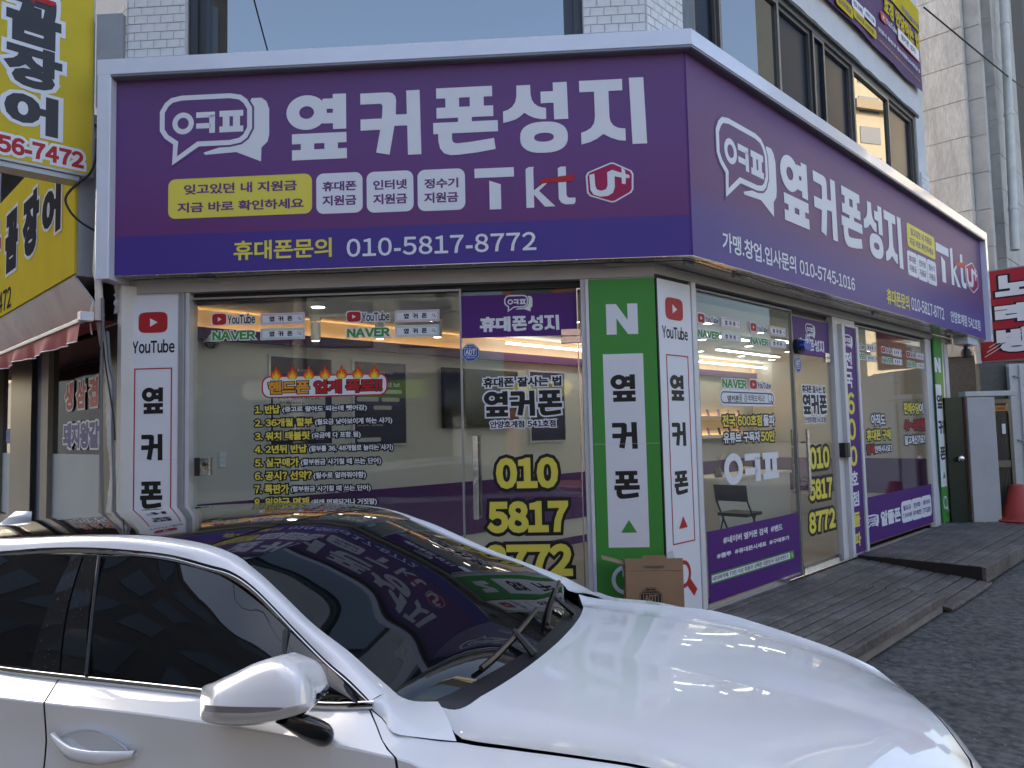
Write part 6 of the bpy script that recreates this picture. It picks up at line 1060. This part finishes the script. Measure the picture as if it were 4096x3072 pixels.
ribbon('belt_trim', [np.array((-1.62, -.818, 1.012)), np.array((-1.1, -.826, .999))]+bel+[np.array(at_t(1495, 2820, -.822))], .021, 'chrome')
c2b = [np.array(p)+[0, .004, -.020] for p in E2[2:]+A2[:-1]]; ribbon('window_trim', c2b, .022, 'chrome', .006)
ribbon('window_seal', [np.array(p)+[0, .006, -.003] for p in E2[1:]+A2[:-1]], .010, 'trim_black', .004)
# door mirror, folded back against the door; stations run from its rear tip to the hinge
def mirror():
    X = [801, 806, 850, 930, 1024, 1107, 1137, 1186, 1223, 1251, 1262, 1265]; tp = [2790, 2752, 2731, 2694, 2651, 2629, 2634, 2656, 2688, 2730, 2757, 2775]; s1 = [2820, 2818, 2822, 2826, 2828, 2829, 2830, 2822, 2812, 2800, 2790, 2781]; s2 = [2840, 2843, 2848, 2851, 2850, 2842, 2833, 2825, 2815, 2803, 2793, 2783]; bt = [2860, 2876, 2888, 2896, 2892, 2880, 2874, 2860, 2846, 2826, 2808, 2789]
    xs_ = np.concatenate([[801, 803], np.linspace(806, 1258, 34), [1262, 1265]]); G = []
    for x in xs_:
        e = min(1, ((x-798)/60)**.5)*min(1, ((1268-x)/70)**.5); a, b, c, d = (cs(x, X, q) for q in (tp, s1, s2, bt)); t_ = lambda o: -.955-o*e
        r1 = at_t(x, a, t_(.035)); row_ = [np.array([r1[0]-.01, -.90, r1[2]-.020]), np.array([r1[0]-.004, -.93, r1[2]-.006]), r1, at_t(x, a+(b-a)*.12, t_(.062)), at_t(x, a+(b-a)*.35, t_(.085)), at_t(x, a+(b-a)*.68, t_(.103)), at_t(x, b, t_(.114)), at_t(x, c, t_(.114)), at_t(x, c+(d-c)*.5, t_(.105)), at_t(x, d, t_(.078)), at_t(x, d+8*e, t_(.05))]
        r9 = row_[-1]; row_.append(np.array([r9[0]-.01, -.90, r9[2]+.012])); G.append(row_)
    G = np.array(G); m = obj('door_mirror', MB().grid(cw(G[:, :7])), 'car_paint', cr, smooth=True, angle=40); k = int(np.searchsorted(xs_, 1137))
    obj('indicator', MB().grid(cw(G[1:k, 6:8]+[0, -.0015, 0])), 'smoke_lens', m, smooth=True); obj('lower_shell', MB().grid(cw(G[:, 6:10])), 'car_paint', m, smooth=True, angle=40); obj('lower_edge', MB().grid(cw(G[:, 9:])), 'mirror_black', m, smooth=True)
    obj('mirror_back', MB().grid(cw(np.array([[G[i, 0], G[i, -1]] for i in range(len(xs_))]))), 'mirror_black', m)
    sec = [(1120, 2872, -1.0, .014, .03), (1165, 2884, -.99, .022, .04), (1210, 2903, -.97, .028, .043), (1255, 2922, -.945, .031, .043), (1292, 2938, -.922, .030, .040), (1308, 2942, -.90, .022, .03)]; P = []
    for x, y, t, rz, rs in sec:
        c = at_t(x, y, t); P.append([c+np.array([rs*math.cos(q)*.85+.35*rz*math.sin(q), -rz*.35*math.cos(q), rz*math.sin(q)]) for q in np.linspace(0, 2*math.pi, 17)[:-1]])
    obj('mirror_stalk', MB().grid(cw(np.array([spline(r, 18) for r in np.array(P).transpose(1, 0, 2)]).transpose(1, 0, 2)), True), 'mirror_black', m, smooth=True)
mirror()
# door handles
def dhandle(s0, sg):
    pk = np.array([[(s0-.125+.26*i/19, -.9305+.030*math.sin(math.pi*i/19)**.7*math.sin(math.pi*k)-.004*abs(1-2*k)**6, .873+.040*math.sin(math.pi*i/19)**.8*(1-2*k)) for k in np.linspace(0, 1, 11)] for i in range(20)])
    g_ = []
    for i in range(30):
        a = i/29; s = s0-.15+.305*a; o = .002+.036*min(1, 2.6*a, 3.2*(1-a))**.8; hh = .004+.014*min(1, 3*a+.1, 3*(1-a)+.1)+.012*max(0, a-.6); zc = .866-.010*math.sin(math.pi*a)+.028*max(0, .28-a)*2
        g_.append([(s, -(.926+o)-.009*math.cos(x), zc+hh*math.sin(x)) for x in np.linspace(0, 2*math.pi, 13)[:-1]])
    g_ = np.array(g_)
    if sg > 0: pk[..., 1] *= -1; g_[..., 1] *= -1
    h = obj('door_handle', MB().grid(cw(g_), True), 'car_paint', cr, smooth=True); obj('handle_recess', MB().grid(cw(pk)), 'car_paint', h, smooth=True)
for sg in (-1, 1): dhandle(-.205, sg); dhandle(-1.16, sg)
# wipers, aerial fin, wheels
def wscreen(f, a):                                  # point on the windscreen
    i = a*(n_v-1); j = (f+1)/2*(n_u-1); i0, j0 = int(min(i, n_v-2)), int(min(j, n_u-2)); di, dj = i-i0, j-j0
    return WSP[i0, j0]*(1-di)*(1-dj)+WSP[i0+1, j0]*di*(1-dj)+WSP[i0, j0+1]*(1-di)*dj+WSP[i0+1, j0+1]*di*dj
sgn = 1 if WSP[0, -1, 1] > 0 else -1
for (f0, a0_, f1, a1_, fp) in ((-.62, .985, .18, .93, -.25), (.10, .985, .86, .90, .55)):
    w_ = obj('wiper', MB().tube(cw(np.array([wscreen(sgn*(f0+(f1-f0)*k), min(.999, a0_+(a1_-a0_)*k))+[.01, 0, .018] for k in np.linspace(0, 1, 14)])), .0085, 6), 'trim_black', cr); obj('wiper_arm', MB().tube(cw(np.array([np.array(hr(fp))*[1, 1, 1]+[-.02, 0, .0], wscreen(sgn*(f0+f1)/2, .95)+[.01, 0, .03]])), [.014, .008], 6), 'trim_black', w_)
fin = np.array([[(-1.92+.20*a+(.10*h), .0+w*.028*(1-h)*math.sin(math.pi*min(1, a+.15)), zbk(-1.85)+.03+.065*h*(1)) for a in np.linspace(0, 1-.45*h, 8)] for w, h in ((-1, 0), (-.7, .5), (-.1, 1), (.1, 1), (.7, .5), (1, 0))]); obj('aerial_fin', MB().grid(cw(fin)), 'car_paint', cr, smooth=True)
for ax in (1.30, -1.55):
    for sg in (-1, 1):
        c = np.array([ax, sg*.80, .33]); prof = [(.20, -.10), (.31, -.11), (.33, -.085), (.33, .085), (.31, .11), (.20, .10)]; ring_ = np.array([[(c[0]+r*math.cos(a), c[1]+h, c[2]+r*math.sin(a)) for a in np.linspace(0, 2*math.pi, 33)[:-1]] for r, h in prof]); wl_ = obj('wheel', MB().grid(cw(ring_), True), 'tyre', cr, smooth=True, angle=40)
        rim = np.array([[(c[0]+r*math.cos(a)*1, c[1]+sg*h, c[2]+r*math.sin(a)) for a in np.linspace(0, 2*math.pi, 31)[:-1]] for r, h in ((.22, .09), (.205, .06), (.06, .05), (.03, .065), (.001, .066))]); obj('rim', MB().grid(cw(rim), True), 'alloy', wl_, smooth=True, angle=40)
        obj('arch_liner', MB().grid(cw(np.array([[(ax+.375*math.cos(a), sg*w, .33+.375*math.sin(a)) for a in np.linspace(-.1, math.pi+.1, 20)] for w in (.60, .90)]))), 'trim_black', cr)
# ------------------------------------------------------------------ the street behind the camera: it shows in glass and paint
mat('apartment_beige', (.62, .52, .36), .8, var=.06, vs=.5); mat('apartment_band', (.45, .36, .24), .8); mat('far_glass', (.10, .13, .16), .12, spec=.8); mat('brick_red', (.24, .10, .07), .85, var=.15, vs=3); mat('facade_dark', (.10, .095, .09), .85, var=.15, vs=1); mat('facade_grey', (.30, .30, .29), .85, var=.1, vs=1); mat('facade_blue', (.012, .018, .07), .5); mat('facade_cream', (.50, .46, .38), .85, var=.06, vs=1); mat('lime_sign', (.12, .26, .02), .5)
def block(name, label, pl, u0, u1, z1, depth, m, nw, nh, z0=3.6, wm='far_glass', sill=True, cat='building'):
    t = thing(name, label, cat, pl.pt((u0+u1)/2, 0)); wl_ = obj('wall', MB().box(pl, u0, u1, 0, z1, -depth, 0), m, t); du, dz = (u1-u0)/nw, (z1-z0)/nh
    for i in range(nw):
        for j in range(nh):
            a, b, c, d = u0+du*(i+.18), u0+du*(i+.82), z0+dz*(j+.25), z0+dz*(j+.80); w_ = obj('window', MB().box(pl, a, b, c, d, .01, .05), wm, t)
    obj('parapet', MB().box(pl, u0-.05, u1+.05, z1, z1+.35, -.3, .08), m, t); return t
tw = PL((68, 22), (math.sin(math.radians(180-18)), math.cos(math.radians(180-18))))   # sunlit tower down the side street
tw = PL((74.5, 71), (-.30, -.95)); t = block('apartment_tower', 'sunlit beige apartment tower standing far down the side street', tw, 0, 34, 52, 14, 'apartment_beige', 9, 16, 4)
for k in range(6): obj('balcony_band', MB().box(tw, 0, 34, 8+k*8, 8.9+k*8, .06, .5), 'apartment_band', t)
def face(px, py, ang): return PL((px, py), (math.cos(math.radians(ang)), math.sin(math.radians(ang))))
b1 = block('brick_shop', 'red brick two storey shop block behind the camera', face(7, -9.5, 180), 0, 9, 7.0, 8, 'brick_red', 5, 1); b2 = block('grey_shop', 'grey shop block across the left street behind the camera', face(-3, -8.5, 165), 0, 11, 8.2, 8, 'facade_grey', 5, 2)
b3 = block('cream_block', 'cream low block right of the camera across the side street', face(15, 1.5, 225), 0, 12, 6.2, 8, 'facade_cream', 6, 1); b4 = block('left_block', 'tall dark block left of the camera across the left street', face(-11.5, -4.5, 112), -4, 13, 15.0, 8, 'facade_dark', 8, 4)
b5 = block('far_block', 'pale block far along the left street', face(-26, 22, 90+45), 0, 14, 9, 8, 'facade_cream', 6, 2)
for b, pl, u, m, lab in ((b1, face(7, -9.5, 180), (0, 9), 'facade_blue', None), (b2, face(-3, -8.5, 165), (0, 11), 'facade_blue', None), (b3, face(15, 1.5, 225), (0, 12), 'facade_cream', None), (b4, face(-11.5, -4.5, 112), (-4, 13), 'facade_blue', None)):
    obj('shop_fascia', MB().box(pl, u[0]+.2, u[1]-.2, 2.5, 3.4, .02, .3), m, b); obj('shop_glazing', MB().box(pl, u[0]+.4, u[1]-.4, .3, 2.4, .01, .04), 'dark_glass', b)
    for k in range(3): obj('fascia_pill', MB().prism(pl, rrect(u[0]+1+k*3.0, 2.7, u[0]+3.0+k*3.0, 3.2, .24), .3, .33), ('lime_sign', 'white_vinyl', 'yellow_vinyl')[k], b)
for i, (px_, py_) in enumerate(((-6.2, -4.5), (9.5, -3.5))):
    t = thing('utility_pole', ('concrete utility pole behind the camera to the left', 'concrete utility pole behind the camera to the right')[i], 'pole', (px_, py_, 0)); obj('shaft', MB().lathe((px_, py_, 0), [(.17, 0), (.12, 9.5)], 16), 'concrete', t, smooth=True, angle=40); obj('cross_arm', MB().tube([(px_-.8, py_, 8.6), (px_+.8, py_, 8.6)], .05, 6), 'grey_metal', t); obj('transformer', MB().lathe((px_+.35, py_+.1, 6.9), [(.2, 0), (.24, .1), (.24, .7), (.12, .8)], 16), 'grey_metal', t)
for k, (za, dx, r) in enumerate(((8.6, -.7, .012), (8.6, 0, .012), (8.6, .7, .012), (7.6, .1, .022), (7.3, -.1, .03), (7.1, .15, .02))):
    a, b = np.array([-6.2+dx, -4.5, za]), np.array([9.5+dx, -3.5, za]); pts = [a+(b-a)*t+np.array([0, 0, -.9*4*t*(1-t)*(.6+.1*k)]) for t in np.linspace(0, 1, 24)]; solo('street_wire', MB().tube(pts, r, 5), 'rubber', 'sagging black street wire between the two utility poles', 'wire', 'wires between the poles')
a, b = np.array([-6.2, -4.5, 8.4]), np.array(L.pt(.4, 8.2, .0)); solo('street_wire', MB().tube([a+(b-a)*t+np.array([0, 0, -1.2*t*(1-t)]) for t in np.linspace(0, 1, 20)], .012, 5), 'rubber', 'thin black wire from the left pole to the shop wall', 'wire')
